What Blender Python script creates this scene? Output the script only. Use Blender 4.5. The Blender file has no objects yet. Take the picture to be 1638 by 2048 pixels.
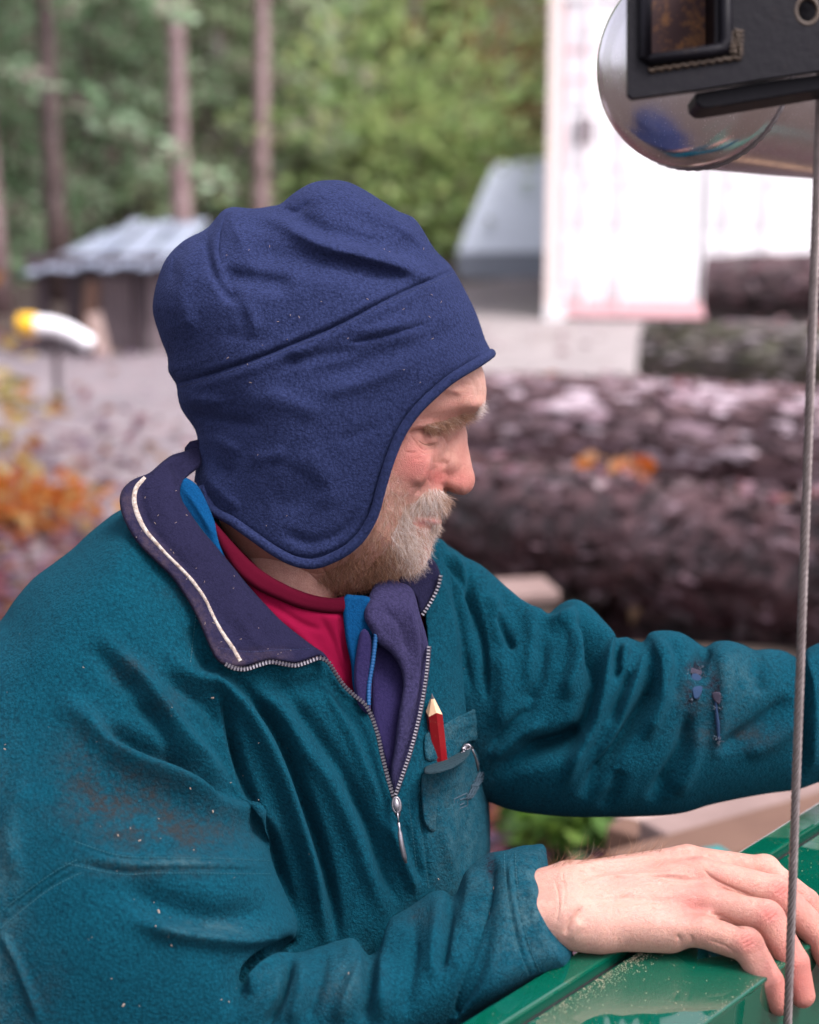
import bpy, bmesh, math, random
import numpy as np
from mathutils import Vector
from mathutils.bvhtree import BVHTree

random.seed(7); rng = np.random.default_rng(7)
sc = bpy.context.scene
rad = math.radians

# ------------------------------------------------------------------ camera, sky, sun, exposure
PITCH = rad(13.0); FPX = 3413.0; D0 = 1.37; KP = D0 / FPX
cam_d = bpy.data.cameras.new('camera'); cam = bpy.data.objects.new('camera', cam_d)
sc.collection.objects.link(cam); sc.camera = cam
cam.location = (0, 0, 1.6); cam.rotation_euler = (math.pi / 2 - PITCH, 0, 0)
cam_d.sensor_fit = 'VERTICAL'; cam_d.sensor_height = 36.0; cam_d.sensor_width = 36.0
cam_d.lens = 60.0; cam_d.clip_start = 0.05; cam_d.clip_end = 600
cam_d.dof.use_dof = True; cam_d.dof.focus_distance = 1.315; cam_d.dof.aperture_fstop = 4.0
cam_d.dof.aperture_blades = 0

world = bpy.data.worlds.new('World'); sc.world = world; world.use_nodes = True
wt = world.node_tree; wt.nodes.clear()
sky = wt.nodes.new('ShaderNodeTexSky'); sky.sky_type = 'NISHITA'; sky.sun_disc = False
SUN_EL, SUN_AZ = rad(57), rad(127)
sky.sun_elevation = SUN_EL; sky.sun_rotation = SUN_AZ
sky.air_density = 1.0; sky.dust_density = 4.0; sky.ozone_density = 1.0
hs = wt.nodes.new('ShaderNodeHueSaturation'); hs.inputs['Saturation'].default_value = 0.22
bg = wt.nodes.new('ShaderNodeBackground'); bg.inputs['Strength'].default_value = 0.13
wo = wt.nodes.new('ShaderNodeOutputWorld')
tn_ = wt.nodes.new('ShaderNodeMix'); tn_.data_type = 'RGBA'; tn_.blend_type = 'MULTIPLY'; tn_.inputs[0].default_value = 1.0; tn_.inputs[7].default_value = (1.0, .95, 1.03, 1)
wt.links.new(sky.outputs[0], hs.inputs['Color']); wt.links.new(hs.outputs[0], tn_.inputs[6]); wt.links.new(tn_.outputs[2], bg.inputs[0]); wt.links.new(bg.outputs[0], wo.inputs[0])
sun_d = bpy.data.lights.new('sun', 'SUN'); sun_d.energy = 1.5; sun_d.angle = rad(22); sun_d.color = (1.0, 0.95, 0.92)
sun = bpy.data.objects.new('sun', sun_d); sc.collection.objects.link(sun)
sd = Vector((math.sin(SUN_AZ) * math.cos(SUN_EL), math.cos(SUN_AZ) * math.cos(SUN_EL), math.sin(SUN_EL)))
sun.rotation_euler = sd.to_track_quat('Z', 'Y').to_euler()
vs = sc.view_settings; vs.view_transform = 'Standard'; vs.look = 'None'; vs.gamma = 1.0; vs.use_curve_mapping = False
vs.exposure = 1.5
sc.cycles.max_bounces = 6; sc.cycles.diffuse_bounces = 3; sc.cycles.glossy_bounces = 3
sc.cycles.transmission_bounces = 2; sc.cycles.transparent_max_bounces = 4
sc.cycles.use_denoising = True; sc.cycles.sample_clamp_indirect = 6.0

# ------------------------------------------------------------------ frames
CT, ST = math.cos(PITCH), math.sin(PITCH)
CAM = np.array([0, 0, 1.6])
def ray(px, py):
    u = (np.asarray(px, float) - 819) / FPX; v = (1024 - np.asarray(py, float)) / FPX
    return np.stack([u + 0 * v, CT + v * ST + 0 * u, -ST + v * CT + 0 * u], -1)
def at(px, py, D): return CAM + ray(px, py) * np.asarray(D, float)[..., None]
def q2w(q):
    q = np.asarray(q, float); return at(q[..., 0], q[..., 1], D0 - q[..., 2] * KP)
def w2q(w):
    p = np.asarray(w, float) - CAM
    D = p[..., 1] * CT - p[..., 2] * ST
    u = p[..., 0] / D; v = (p[..., 1] * ST + p[..., 2] * CT) / D
    return np.stack([819 + u * FPX, 1024 - v * FPX, (D0 - D) / KP], -1)
def on_plane(px, py, h=0.0):
    r = ray(px, py); t = (h - 1.6) / r[..., 2]; return CAM + r * t[..., None]

# ------------------------------------------------------------------ object helpers
COL = sc.collection
def tag(o, label=None, cat=None, group=None, kind=None):
    if label: o['label'] = label
    if cat: o['category'] = cat
    if group: o['group'] = group
    if kind: o['kind'] = kind
    return o
def empty(name, loc=(0, 0, 0), label=None, cat=None, group=None, rz=0):
    o = bpy.data.objects.new(name, None); COL.objects.link(o); o.location = loc; o.rotation_euler = (0, 0, rz)
    o.empty_display_size = 0.05
    return tag(o, label, cat, group)
from mathutils import Matrix
def world_of(o):
    m = Matrix.Translation(o.location) @ o.rotation_euler.to_matrix().to_4x4() @ Matrix.Diagonal((*o.scale, 1))
    return world_of(o.parent) @ o.matrix_parent_inverse @ m if o.parent else m
def link(name, me, mat=None, parent=None, smooth=True, world=True):
    o = bpy.data.objects.new(name, me); COL.objects.link(o)
    if mat is not None and not me.materials: me.materials.append(mat)
    if smooth and len(me.polygons): me.polygons.foreach_set('use_smooth', np.ones(len(me.polygons), bool))
    if parent is not None:
        o.parent = parent
        if world: o.matrix_parent_inverse = world_of(parent).inverted()
    return o
def np_mesh(name, V, Fc):
    me = bpy.data.meshes.new(name); V = np.asarray(V, np.float32); 
    if isinstance(Fc, np.ndarray):
        n = Fc.shape[1]; nf = len(Fc)
        me.vertices.add(len(V)); me.vertices.foreach_set('co', V.ravel())
        me.loops.add(nf * n); me.loops.foreach_set('vertex_index', Fc.astype(np.int32).ravel())
        me.polygons.add(nf); me.polygons.foreach_set('loop_start', np.arange(0, nf * n, n, dtype=np.int32))
        me.update(calc_edges=True); me.validate()
    else:
        me.from_pydata([tuple(v) for v in V], [], Fc); me.update()
    return me
def set_attr(me, name, vals):
    a = me.attributes.new(name, 'FLOAT', 'POINT'); a.data.foreach_set('value', np.asarray(vals, np.float32))

# ------------------------------------------------------------------ curves, fields, volumes (figure space: photo-scale units, z towards the viewer)
def spline(P, n=None, closed=False, step=None):
    P = np.asarray(P, float)
    if closed: Q = np.vstack([P[-1], P, P[0], P[1]])
    else: Q = np.vstack([2 * P[0] - P[1], P, 2 * P[-1] - P[-2]])
    out = []; m = len(Q) - 3
    for i in range(m):
        a, b, c, d = Q[i:i + 4]; L = np.linalg.norm(c[:2] - b[:2])
        k = max(2, int(L / step)) if step else 8
        t = np.linspace(0, 1, k, endpoint=False)[:, None]
        out.append(0.5 * (2 * b + (c - a) * t + (2 * a - 5 * b + 4 * c - d) * t ** 2 + (3 * b - a - 3 * c + d) * t ** 3))
    O = np.vstack(out)
    if not closed: O = np.vstack([O, P[-1]])
    if n:
        s = np.concatenate([[0], np.cumsum(np.linalg.norm(np.diff(O, axis=0), axis=1))]); t = np.linspace(0, s[-1], n)
        O = np.stack([np.interp(t, s, O[:, k]) for k in range(O.shape[1])], -1)
    return O
def poly_sd(X, Y, P):
    """signed distance to polygon, positive inside"""
    P = np.asarray(P, float)[:, :2]; d = np.full(X.shape, 1e9, np.float32); ins = np.zeros(X.shape, bool)
    for i in range(len(P)):
        a = P[i]; b = P[(i + 1) % len(P)]; e = b - a; L = e @ e + 1e-9
        t = np.clip(((X - a[0]) * e[0] + (Y - a[1]) * e[1]) / L, 0, 1)
        d = np.minimum(d, (X - a[0] - t * e[0]) ** 2 + (Y - a[1] - t * e[1]) ** 2)
        c = (a[1] > Y) != (b[1] > Y)
        with np.errstate(divide='ignore', invalid='ignore'):
            xi = (b[0] - a[0]) * (Y - a[1]) / (b[1] - a[1] + 1e-12) + a[0]
        ins ^= c & (X < xi)
    return np.where(ins, np.sqrt(d), -np.sqrt(d))
def line_dist(X, Y, P):
    """distance to polyline, parameter columns (P[:,2:]) interpolated at the nearest point, side sign"""
    P = np.asarray(P, float); best = np.full(X.shape, 1e18); ex = np.zeros(X.shape + (P.shape[1] - 2,)); sg = np.ones(X.shape)
    for i in range(len(P) - 1):
        a, b = P[i, :2], P[i + 1, :2]; e = b - a; L = e @ e + 1e-9
        t = np.clip(((X - a[0]) * e[0] + (Y - a[1]) * e[1]) / L, 0, 1)
        dx = X - a[0] - t * e[0]; dy = Y - a[1] - t * e[1]; d = dx * dx + dy * dy; m = d < best
        best = np.where(m, d, best); sg = np.where(m, np.where(e[0] * dy - e[1] * dx > 0, 1, -1), sg)
        if P.shape[1] > 2: ex[m] = (P[i, 2:] + (P[i + 1, 2:] - P[i, 2:]) * t[..., None])[m]
    return np.sqrt(best), sg, ex
def rbf(C, X, Y):
    C = np.asarray(C, float); p = C[:, :2] / 500.0; n = len(p)
    def U(r2): return r2 * np.log(r2 + 1e-9) * 0.5
    r2 = ((p[:, None] - p[None]) ** 2).sum(-1); A = np.zeros((n + 3, n + 3)); A[:n, :n] = U(r2) + np.eye(n) * 0.004
    A[:n, n] = 1; A[:n, n + 1:] = p; A[n, :n] = 1; A[n + 1:, :n] = p.T
    w = np.linalg.lstsq(A, np.concatenate([C[:, 2], [0, 0, 0]]), rcond=1e-9)[0]
    x, y = X / 500.0, Y / 500.0; out = w[n] + w[n + 1] * x + w[n + 2] * y
    for i in range(n): out = out + w[i] * U((x - p[i, 0]) ** 2 + (y - p[i, 1]) ** 2)
    return out
def smin(a, b, k):
    h = np.clip(0.5 + 0.5 * (b - a) / k, 0, 1).astype(np.float32); return b + (a - b) * h - k * h * (1 - h)
class Pillow:
    """a rounded solid with a drawn side outline, a front surface and a thickness"""
    def __init__(s, outline, front, T, R, closed_spline=True, step=14):
        s.o = spline(outline, closed=True, step=step) if closed_spline else np.asarray(outline, float)
        s.front, s.T, s.R = front, T, R
    def prep(s, X, Y):
        s.d = poly_sd(X, Y, s.o).astype(np.float32)
        s.t = (rbf(s.T, X, Y) if isinstance(s.T, list) else np.full(X.shape, float(s.T))).astype(np.float32)
        zf = rbf(s.front, X, Y) if isinstance(s.front, list) else np.full(X.shape, float(s.front))
        s.zc = (zf - s.t).astype(np.float32)
    def ev(s, Z):
        e = np.maximum(s.R - s.d, 0)[..., None]
        return np.sqrt(e * e + ((Z - s.zc[..., None]) * (s.R / s.t)[..., None]) ** 2) - s.R
def capsule(X, Y, Z, a, b, ra, rb, zs=1.0):
    a = np.asarray(a, np.float32); b = np.asarray(b, np.float32); e = b - a
    px, py, pz = X - a[0], Y - a[1], (Z - a[2]); L = e @ e + 1e-9
    t = np.clip((px * e[0] + py * e[1] + pz * e[2]) / L, 0, 1)
    return np.sqrt((px - t * e[0]) ** 2 + (py - t * e[1]) ** 2 + ((pz - t * e[2]) / zs) ** 2) - (ra + (rb - ra) * t)
def ellip(X, Y, Z, c, r):
    k = np.sqrt(((X - c[0]) / r[0]) ** 2 + ((Y - c[1]) / r[1]) ** 2 + ((Z - c[2]) / r[2]) ** 2)
    return (k - 1) * min(r)
def surface_nets(f, org, step):
    s = f < 0; nx, ny, nz = f.shape
    def c(a, i, j, k): return a[i:nx - 1 + i, j:ny - 1 + j, k:nz - 1 + k]
    cnt = np.zeros((nx - 1, ny - 1, nz - 1), np.int8)
    for i in (0, 1):
        for j in (0, 1):
            for k in (0, 1): cnt += c(s, i, j, k)
    act = (cnt > 0) & (cnt < 8); I = np.stack(np.nonzero(act), -1); n = len(I)
    ids = np.full(act.shape, -1, np.int32); ids[act] = np.arange(n)
    acc = np.zeros((n, 3)); m = np.zeros(n)
    off = [(i, j, k) for i in (0, 1) for j in (0, 1) for k in (0, 1)]
    vals = {o: f[I[:, 0] + o[0], I[:, 1] + o[1], I[:, 2] + o[2]].astype(np.float64) for o in off}
    for o in off:
        for ax in range(3):
            if o[ax] == 0:
                p = list(o); p[ax] = 1; p = tuple(p); va, vb = vals[o], vals[p]; w = (va < 0) != (vb < 0)
                t = np.where(w, va / np.where(va == vb, 1, va - vb), 0); pt = np.array(o, float)[None] + np.zeros((n, 3)); pt[:, ax] += t
                acc += pt * w[:, None]; m += w
    V = (I + acc / m[:, None]) * step + np.asarray(org)
    Q = []
    for ax in range(3):
        sl0 = [slice(None)] * 3; sl1 = [slice(None)] * 3; sl0[ax] = slice(0, -1); sl1[ax] = slice(1, None)
        ch = s[tuple(sl0)] != s[tuple(sl1)]
        o1, o2 = [(1, 2), (2, 0), (0, 1)][ax]
        E = np.stack(np.nonzero(ch), -1); sh = act.shape
        E = E[(E[:, o1] > 0) & (E[:, o2] > 0) & (E[:, o1] < sh[o1]) & (E[:, o2] < sh[o2])]
        def cell(d1, d2):
            e = E.copy(); e[:, o1] += d1; e[:, o2] += d2; return ids[e[:, 0], e[:, 1], e[:, 2]]
        q = np.stack([cell(-1, -1), cell(0, -1), cell(0, 0), cell(-1, 0)], -1)
        flip = ~s[tuple(E.T)]; q[flip] = q[flip][:, ::-1]; Q.append(q)
    Q = np.vstack(Q); Q = Q[(Q >= 0).all(1)]
    return V, Q
def grid_axes(x0, x1, y0, y1, z0, z1, st):
    ax = [np.arange(a, b, st, dtype=np.float32) for a, b in ((x0, x1), (y0, y1), (z0, z1))]
    X2, Y2 = np.meshgrid(ax[0], ax[1], indexing='ij'); return ax, X2, Y2, ax[2][None, None, :]
def vnormals(V, Q):
    n = np.zeros_like(V); a, b, c, d = (V[Q[:, i]] for i in range(4)); fn = np.cross(c - a, d - b)
    for i in range(4): 
        for k in range(3): n[:, k] += np.bincount(Q[:, i], fn[:, k], len(V))
    return n / (np.linalg.norm(n, axis=1, keepdims=True) + 1e-12)
def relax(V, Q, it=2, lam=0.5):
    e = np.vstack([Q[:, [0, 1]], Q[:, [1, 2]], Q[:, [2, 3]], Q[:, [3, 0]]]); n = len(V)
    deg = np.bincount(e[:, 0], minlength=n) + np.bincount(e[:, 1], minlength=n)
    for _ in range(it):
        a = np.stack([np.bincount(e[:, 0], V[e[:, 1], k], n) + np.bincount(e[:, 1], V[e[:, 0], k], n) for k in range(3)], -1)
        V = V + lam * (a / np.maximum(deg, 1)[:, None] - V)
    return V
def strokes(V, N, S):
    """sum of sculpting strokes at vertices: (points[(x,y)], width, height, kind)"""
    H = np.zeros(len(V)); X, Y = V[:, 0], V[:, 1]
    for st in S:
        pts, w, a, kind = st[:4]; P = spline(pts, step=12) if len(pts) > 2 else np.asarray(pts, float)
        lo = P.min(0) - 4 * w; hi = P.max(0) + 4 * w
        m = (X > lo[0]) & (X < hi[0]) & (Y > lo[1]) & (Y < hi[1])
        if not m.any(): continue
        L = np.concatenate([[0], np.cumsum(np.linalg.norm(np.diff(P, axis=0), axis=1))]); L /= L[-1]
        fade = np.clip(np.minimum(L, 1 - L) * 5 + 0.08, 0, 1)
        if len(st) > 4 and st[4] == 'n': fade[:] = 1
        d, sg, ex = line_dist(X[m], Y[m], np.column_stack([P, fade])); f = ex[:, 0]
        if kind == 'g': h = np.exp(-(d / w) ** 2)
        elif kind == 's': h = np.exp(-d / w * 1.3)
        elif kind == '+': h = np.where(sg > 0, np.exp(-d / w * 1.2), np.exp(-(d / (w * .16)) ** 2))
        elif kind == '-': h = np.where(sg < 0, np.exp(-d / w * 1.2), np.exp(-(d / (w * .16)) ** 2))
        H[m] += a * h * f
    return H
def tube(P, r, sides=8, flat=None, closed=False, cap=True):
    """swept tube along world points P with radius r (scalar/array)"""
    P = np.asarray(P, float); n = len(P); r = np.full(n, r) if np.isscalar(r) else np.asarray(r)
    T = np.gradient(P, axis=0); T /= np.linalg.norm(T, axis=1, keepdims=True) + 1e-12
    up = np.array([0.13, -0.9, 0.4]); A = np.zeros_like(P); a = np.cross(T[0], up); a /= np.linalg.norm(a)
    for i in range(n):
        a = a - T[i] * (a @ T[i]); a /= np.linalg.norm(a) + 1e-12; A[i] = a
    B = np.cross(T, A); th = np.arange(sides) * 2 * np.pi / sides
    V = P[:, None] + r[:, None, None] * (np.cos(th)[None, :, None] * A[:, None] + np.sin(th)[None, :, None] * B[:, None])
    V = V.reshape(-1, 3); Fc = []
    for i in range(n - 1 if not closed else n):
        for j in range(sides):
            Fc.append((i * sides + j, i * sides + (j + 1) % sides, ((i + 1) % n) * sides + (j + 1) % sides, ((i + 1) % n) * sides + j))
    if cap and not closed: Fc.append(tuple(range(sides))[::-1]); Fc.append(tuple((n - 1) * sides + j for j in range(sides)))
    return V, Fc
class MB:
    def __init__(s): s.v = []; s.f = []
    def add(s, V, Fc):
        o = len(s.v); s.v.extend([tuple(map(float, v)) for v in V]); s.f.extend([tuple(int(i) + o for i in f) for f in Fc]); return s
    def box(s, c, d, rz=0, rx=0, ry=0):
        from mathutils import Euler
        M = Euler((rx, ry, rz)).to_matrix(); v = []
        for x in (-.5, .5):
            for y in (-.5, .5):
                for z in (-.5, .5): v.append(tuple(M @ Vector((x * d[0], y * d[1], z * d[2])) + Vector(c)))
        return s.add(v, [(0, 1, 3, 2), (4, 6, 7, 5), (0, 4, 5, 1), (2, 3, 7, 6), (0, 2, 6, 4), (1, 5, 7, 3)])
    def tube(s, P, r, sides=8, **k): return s.add(*tube(P, r, sides, **k))
    def build(s, name, mat, parent=None, smooth=False, bevel=0):
        me = bpy.data.meshes.new(name); me.from_pydata(s.v, [], s.f); me.update()
        if bevel:
            bm = bmesh.new(); bm.from_mesh(me); bmesh.ops.recalc_face_normals(bm, faces=bm.faces)
            bmesh.ops.bevel(bm, geom=list(bm.edges), offset=bevel, segments=2, affect='EDGES', profile=0.5); bm.to_mesh(me); bm.free()
        return link(name, me, mat, parent, smooth)
def strands(roots, dirs, length, r, seg=4, curl=0.25, droop=None, rg=rng):
    """tapered three-sided hairs as one mesh; roots, dirs in world space"""
    n = len(roots); P = np.zeros((n, seg + 1, 3)); P[:, 0] = roots; d = dirs / np.linalg.norm(dirs, axis=1, keepdims=True)
    bend = rg.normal(0, curl, (n, 3)); L = length[:, None] / seg
    for i in range(seg):
        d = d + bend / seg * 2 + rg.normal(0, curl * .25, (n, 3))
        if droop is not None: d = d + droop / seg
        d = d / np.linalg.norm(d, axis=1, keepdims=True); P[:, i + 1] = P[:, i] + d * L
    a = np.cross(dirs, rg.normal(0, 1, (n, 3))); a /= np.linalg.norm(a, axis=1, keepdims=True)
    b = np.cross(dirs / np.linalg.norm(dirs, axis=1, keepdims=True), a)
    tp = np.linspace(1, .25, seg + 1); th = np.array([0, 2.094, 4.189])
    off = (np.cos(th)[None, :, None] * a[:, None] + np.sin(th)[None, :, None] * b[:, None])
    V = P[:, :, None] + off[:, None] * (np.asarray(r)[:, None] * tp[None])[:, :, None, None]
    V = V.reshape(-1, 3); base = np.arange(n)[:, None, None] * (seg + 1) * 3
    q = []
    for i in range(seg):
        for j in range(3): q.append([i * 3 + j, i * 3 + (j + 1) % 3, (i + 1) * 3 + (j + 1) % 3, (i + 1) * 3 + j])
    Q = (base + np.array(q)[None]).reshape(-1, 4)
    return V, Q

# ------------------------------------------------------------------ materials
def mat(name, color, rough=0.8, **kw):
    m = bpy.data.materials.new(name); m.use_nodes = True; p = m.node_tree.nodes['Principled BSDF']
    p.inputs['Base Color'].default_value = (*color, 1); p.inputs['Roughness'].default_value = rough
    for k, v in kw.items(): p.inputs[k.replace('_', ' ')].default_value = v
    return m
class NT:
    def __init__(s, m): s.m = m; s.t = m.node_tree; s.p = s.t.nodes['Principled BSDF']
    def n(s, ty, **kw):
        x = s.t.nodes.new(ty)
        for k, v in kw.items():
            if k in x.inputs.keys() or k.replace('_', ' ') in x.inputs.keys(): x.inputs[k.replace('_', ' ')].default_value = v
            else: setattr(x, k, v)
        return x
    def l(s, a, b): s.t.links.new(a, b)
    def coord(s): return s.n('ShaderNodeTexCoord').outputs['Object']
    def noise(s, scale, detail=3, rough=.6, vec=None, dist=0):
        x = s.n('ShaderNodeTexNoise'); x.inputs['Scale'].default_value = scale; x.inputs['Detail'].default_value = detail
        x.inputs['Roughness'].default_value = rough; x.inputs['Distortion'].default_value = dist
        s.l(vec if vec is not None else s.coord(), x.inputs['Vector']); return x.outputs['Fac']
    def ramp(s, fac, stops):
        r = s.n('ShaderNodeValToRGB'); e = r.color_ramp.elements
        while len(e) < len(stops): e.new(0.5)
        for x, (p, c) in zip(e, stops): x.position = p; x.color = (*c, 1) if len(c) == 3 else c
        s.l(fac, r.inputs[0]); return r.outputs[0]
    def mix(s, fac, a, b, mode='MIX'):
        x = s.n('ShaderNodeMix', data_type='RGBA', blend_type=mode)
        for sock, v in ((x.inputs[0], fac), (x.inputs[6], a), (x.inputs[7], b)):
            if isinstance(v, (int, float)): sock.default_value = v
            elif isinstance(v, tuple): sock.default_value = (*v, 1)
            else: s.l(v, sock)
        return x.outputs[2]
    def math(s, op, a, b=0.0, clamp=False):
        x = s.n('ShaderNodeMath', operation=op, use_clamp=clamp)
        for sock, v in ((x.inputs[0], a), (x.inputs[1], b)):
            if isinstance(v, (int, float)): sock.default_value = v
            else: s.l(v, sock)
        return x.outputs[0]
    def attr(s, name):
        x = s.n('ShaderNodeAttribute', attribute_name=name); return x.outputs['Fac']
    def bump(s, h, dist, strength=1.0, prev=None):
        x = s.n('ShaderNodeBump'); x.inputs['Distance'].default_value = dist; x.inputs['Strength'].default_value = strength
        s.l(h, x.inputs['Height'])
        if prev is not None: s.l(prev, x.inputs['Normal'])
        return x.outputs[0]
def fleece(name, dark, light, scale=430, dirt=None, bumpd=0.0011, sheen=0.35):
    m = mat(name, light, 0.95); t = NT(m)
    v = t.n('ShaderNodeTexVoronoi', feature='SMOOTH_F1'); v.inputs['Scale'].default_value = scale; v.inputs['Smoothness'].default_value = .6
    co = t.coord(); dn = t.n('ShaderNodeTexNoise'); dn.inputs['Scale'].default_value = scale * .6; t.l(co, dn.inputs['Vector'])
    vm = t.n('ShaderNodeVectorMath', operation='MULTIPLY_ADD'); t.l(dn.outputs['Color'], vm.inputs[0]); vm.inputs[1].default_value = (.0022,) * 3; t.l(co, vm.inputs[2])
    t.l(vm.outputs[0], v.inputs['Vector'])
    h = t.math('SUBTRACT', 1.0, v.outputs['Distance']); fine = t.noise(scale * 2.6, 2, .7); big = t.noise(scale * .12, 2, .5)
    mid_ = t.noise(scale * 1.25, 3, .75, None, .8); hh = t.math('ADD', t.math('MULTIPLY', h, .42), t.math('MULTIPLY', fine, .45)); hh = t.math('ADD', hh, t.math('MULTIPLY', mid_, .55)); hh = t.math('ADD', hh, t.math('MULTIPLY', big, .2))
    c = t.mix(t.ramp(hh, [(.52, (0, 0, 0)), (1.06, (1, 1, 1))]), dark, light)
    pat = t.noise(9, 4, .6); c = t.mix(t.math('MULTIPLY', pat, .5), c, tuple(x * .6 for x in light))
    if dirt:
        for an, dc, st in dirt:
            a = t.math('MULTIPLY', t.attr(an), st, clamp=True); nn = t.noise(55, 6, .8); n3 = t.noise(260, 3, .7)
            a = t.math('MULTIPLY', a, t.ramp(nn, [(.40, (.12,) * 3), (.60, (1.2,) * 3)]), clamp=True); a = t.math('MULTIPLY', a, t.ramp(n3, [(.36, (.4,) * 3), (.56, (1.2,) * 3)]), clamp=True); c = t.mix(a, c, dc)
    t.l(c, t.p.inputs['Base Color']); t.l(t.bump(hh, bumpd, 1.0), t.p.inputs['Normal'])
    t.p.inputs['Sheen Weight'].default_value = sheen; t.p.inputs['Sheen Roughness'].default_value = .45; t.p.inputs['Sheen Tint'].default_value = (*[min(1, x * 5 + .06) for x in light], 1)
    t.p.inputs['Specular IOR Level'].default_value = .06
    return m
# ================================================================== THE MAN
NOSE = [(925,848),(932,865),(936,890),(941,915),(945,935),(949.5,952),(949.5,966),(945,978),(937,986),(926,990.5),(912,988),(900,984),(884,975),(868,972),(859,962),(862,946),(872,934),(884,920),(893,890),(905,855)]
FACE = [(640,470),(760,480),(860,560),(930,650),(956,715),(968,745),(972,770),(973,787),(968,808),(957,826),(942,838),(930,848),(915,868),(903,890),(897,915),(893,945),(890,970),(893,990),(891,1008),(884,1022),(878,1030),(882,1040),(880,1050),(870,1062),(866,1080),(862,1105),(852,1130),(834,1152),(800,1166),(750,1176),(700,1186),(640,1192),(560,1168),(490,1118),(440,1046),(425,960),(415,860),(400,740),(405,600),(460,520),(550,480)]
def build_head():
    st = 2.0
    ax, X2, Y2, Z = grid_axes(352, 990, 452, 1214, -216, 216, st)
    # thin slices of the volume are enough: the lower face and neck need the resolution
    fp = Pillow(FACE, 0, [(700,600,186),(930,740,172),(820,800,172),(790,950,168),(600,950,172),(480,850,150),(820,1060,140),(800,1130,118),(640,1120,146),(500,1050,140),(450,700,176),(870,900,160)], 165)
    fp.prep(X2, Y2); fp.zc = 0 * fp.zc
    f = fp.ev(Z)
    X, Y = X2[..., None], Y2[..., None]
    mz = np.abs(Z)   # both sides of the face
    # cheekbone and cheek pad
    f = smin(f, ellip(X, Y, mz, (812, 925, 108), (52, 62, 50)), 26)
    f = smin(f, ellip(X, Y, mz, (845, 812, 92), (62, 17, 40)), 22)           # brow ridge
    f = smin(f, ellip(X, Y, mz, (930, 806, 42), (36, 17, 52)), 14)
    f = -smin(-f, ellip(X, Y, mz, (884, 878, 130), (32, 24, 50)), 18)        # orbit
    f = smin(f, ellip(X, Y, mz, (850, 879, 86), (26, 19, 25)), 8)            # eyeball under the lid
    npl = Pillow(NOSE, 0, [(925,860,20),(930,900,23),(925,960,33),(880,955,44),(900,880,26),(945,960,28)], 26, step=5); npl.prep(X2, Y2); npl.zc = 0 * npl.zc
    f = smin(f, npl.ev(Z), 9)
    f = smin(f, capsule(X, Y, mz, (914, 868, 8), (896, 925, 30), 16, 22), 14)
    f = smin(f, ellip(X, Y, mz, (877, 956, 34), (17, 15, 15)), 6)            # wing of the nostril
    f = -smin(-f, ellip(X, Y, mz, (894, 981, 23), (13, 5.5, 9)), 3)          # nostril
    f = smin(f, ellip(X, Y, Z, (868, 1026, 0), (16, 8, 56)), 6)              # lips
    f = smin(f, ellip(X, Y, Z, (868, 1045, 0), (14, 9.5, 58)), 6)
    V, Q = surface_nets(f, (ax[0][0], ax[1][0], ax[2][0]), st)
    V = relax(V, Q, 1, .4); N = vnormals(V, Q)
    wt_ = np.clip(np.abs(N[:, 2]) * 1.3, 0, 1)
    S = [([(820,1030),(845,1030),(868,1032)], 4, -7, 's'),
         ([(868,900),(868,925),(861,950),(850,972),(828,992)], 7, -13, 's'), ([(854,905),(855,930),(846,955),(834,972)], 13, 6, 'g'), ([(862,915),(852,950),(835,978)], 22, 5, 'g'),   # cheek fold
         ([(874,934),(862,944),(858,958),(864,970)], 4, -6, 's'), ([(876,932),(888,926),(897,930)], 7, -4, 'g'),
         ([(815,866),(838,861),(862,863),(886,868)], 5, -12, 's'), ([(812,856),(838,850),(864,852),(892,858)], 8, 5, 'g'),   # lid fold
         ([(836,881),(848,888),(862,890),(874,885)], 3, -4, 's'), ([(838,892),(852,899),(868,898)], 3.5, -3, 's'), ([(842,904),(856,908),(870,904)], 3.5, -2, 's'), ([(820,868),(834,886),(850,900),(866,902)], 3.5, -4, 's'), ([(826,882),(842,902),(858,912)], 4, -3, 's'),
         ([(815,866),(802,872),(792,884)], 3, -4.5, 's'), ([(812,876),(798,886),(786,902)], 3, -3.5, 's'), ([(840,902),(824,906),(808,902)], 3.5, -3, 's'), ([(866,905),(846,916),(826,920)], 4, -2.5, 's'), ([(884,872),(892,880),(896,892)], 4, -4, 's'), ([(852,962),(838,972),(820,978)], 5, -3, 's'), ([(905,862),(915,858),(926,852)], 3, -4, 's'), ([(840,800),(870,784),(905,770)], 3, -2.5, 's'), ([(880,760),(920,748),(950,746)], 3, -2, 's'), ([(815,870),(806,882),(798,896)], 3, -2.5, 's'), ([(818,862),(806,860),(796,864)], 3, -2.5, 's'),
         ([(866,790),(900,774),(930,768),(958,774)], 3.2, -1.8, 's'), ([(930,748),(948,762),(956,790),(950,812)], 5, -4, 'g'), ([(948,740),(962,760),(966,790),(960,812)], 3, -3, 's'),
         ([(850,792),(890,778),(930,786)], 7, 2.5, 'g'), ([(905,985),(897,1000)], 4, -2, 'g'),
         ([(690,1130),(640,1150),(560,1130)], 5, -4, 's'), ([(720,1150),(650,1178),(580,1160)], 4, -3, 's'), ([(640,1130),(660,1160),(690,1185)], 5, -5, 's')]
    V = V + N * (strokes(V, N, S) * wt_)[:, None]
    return V, Q
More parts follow.
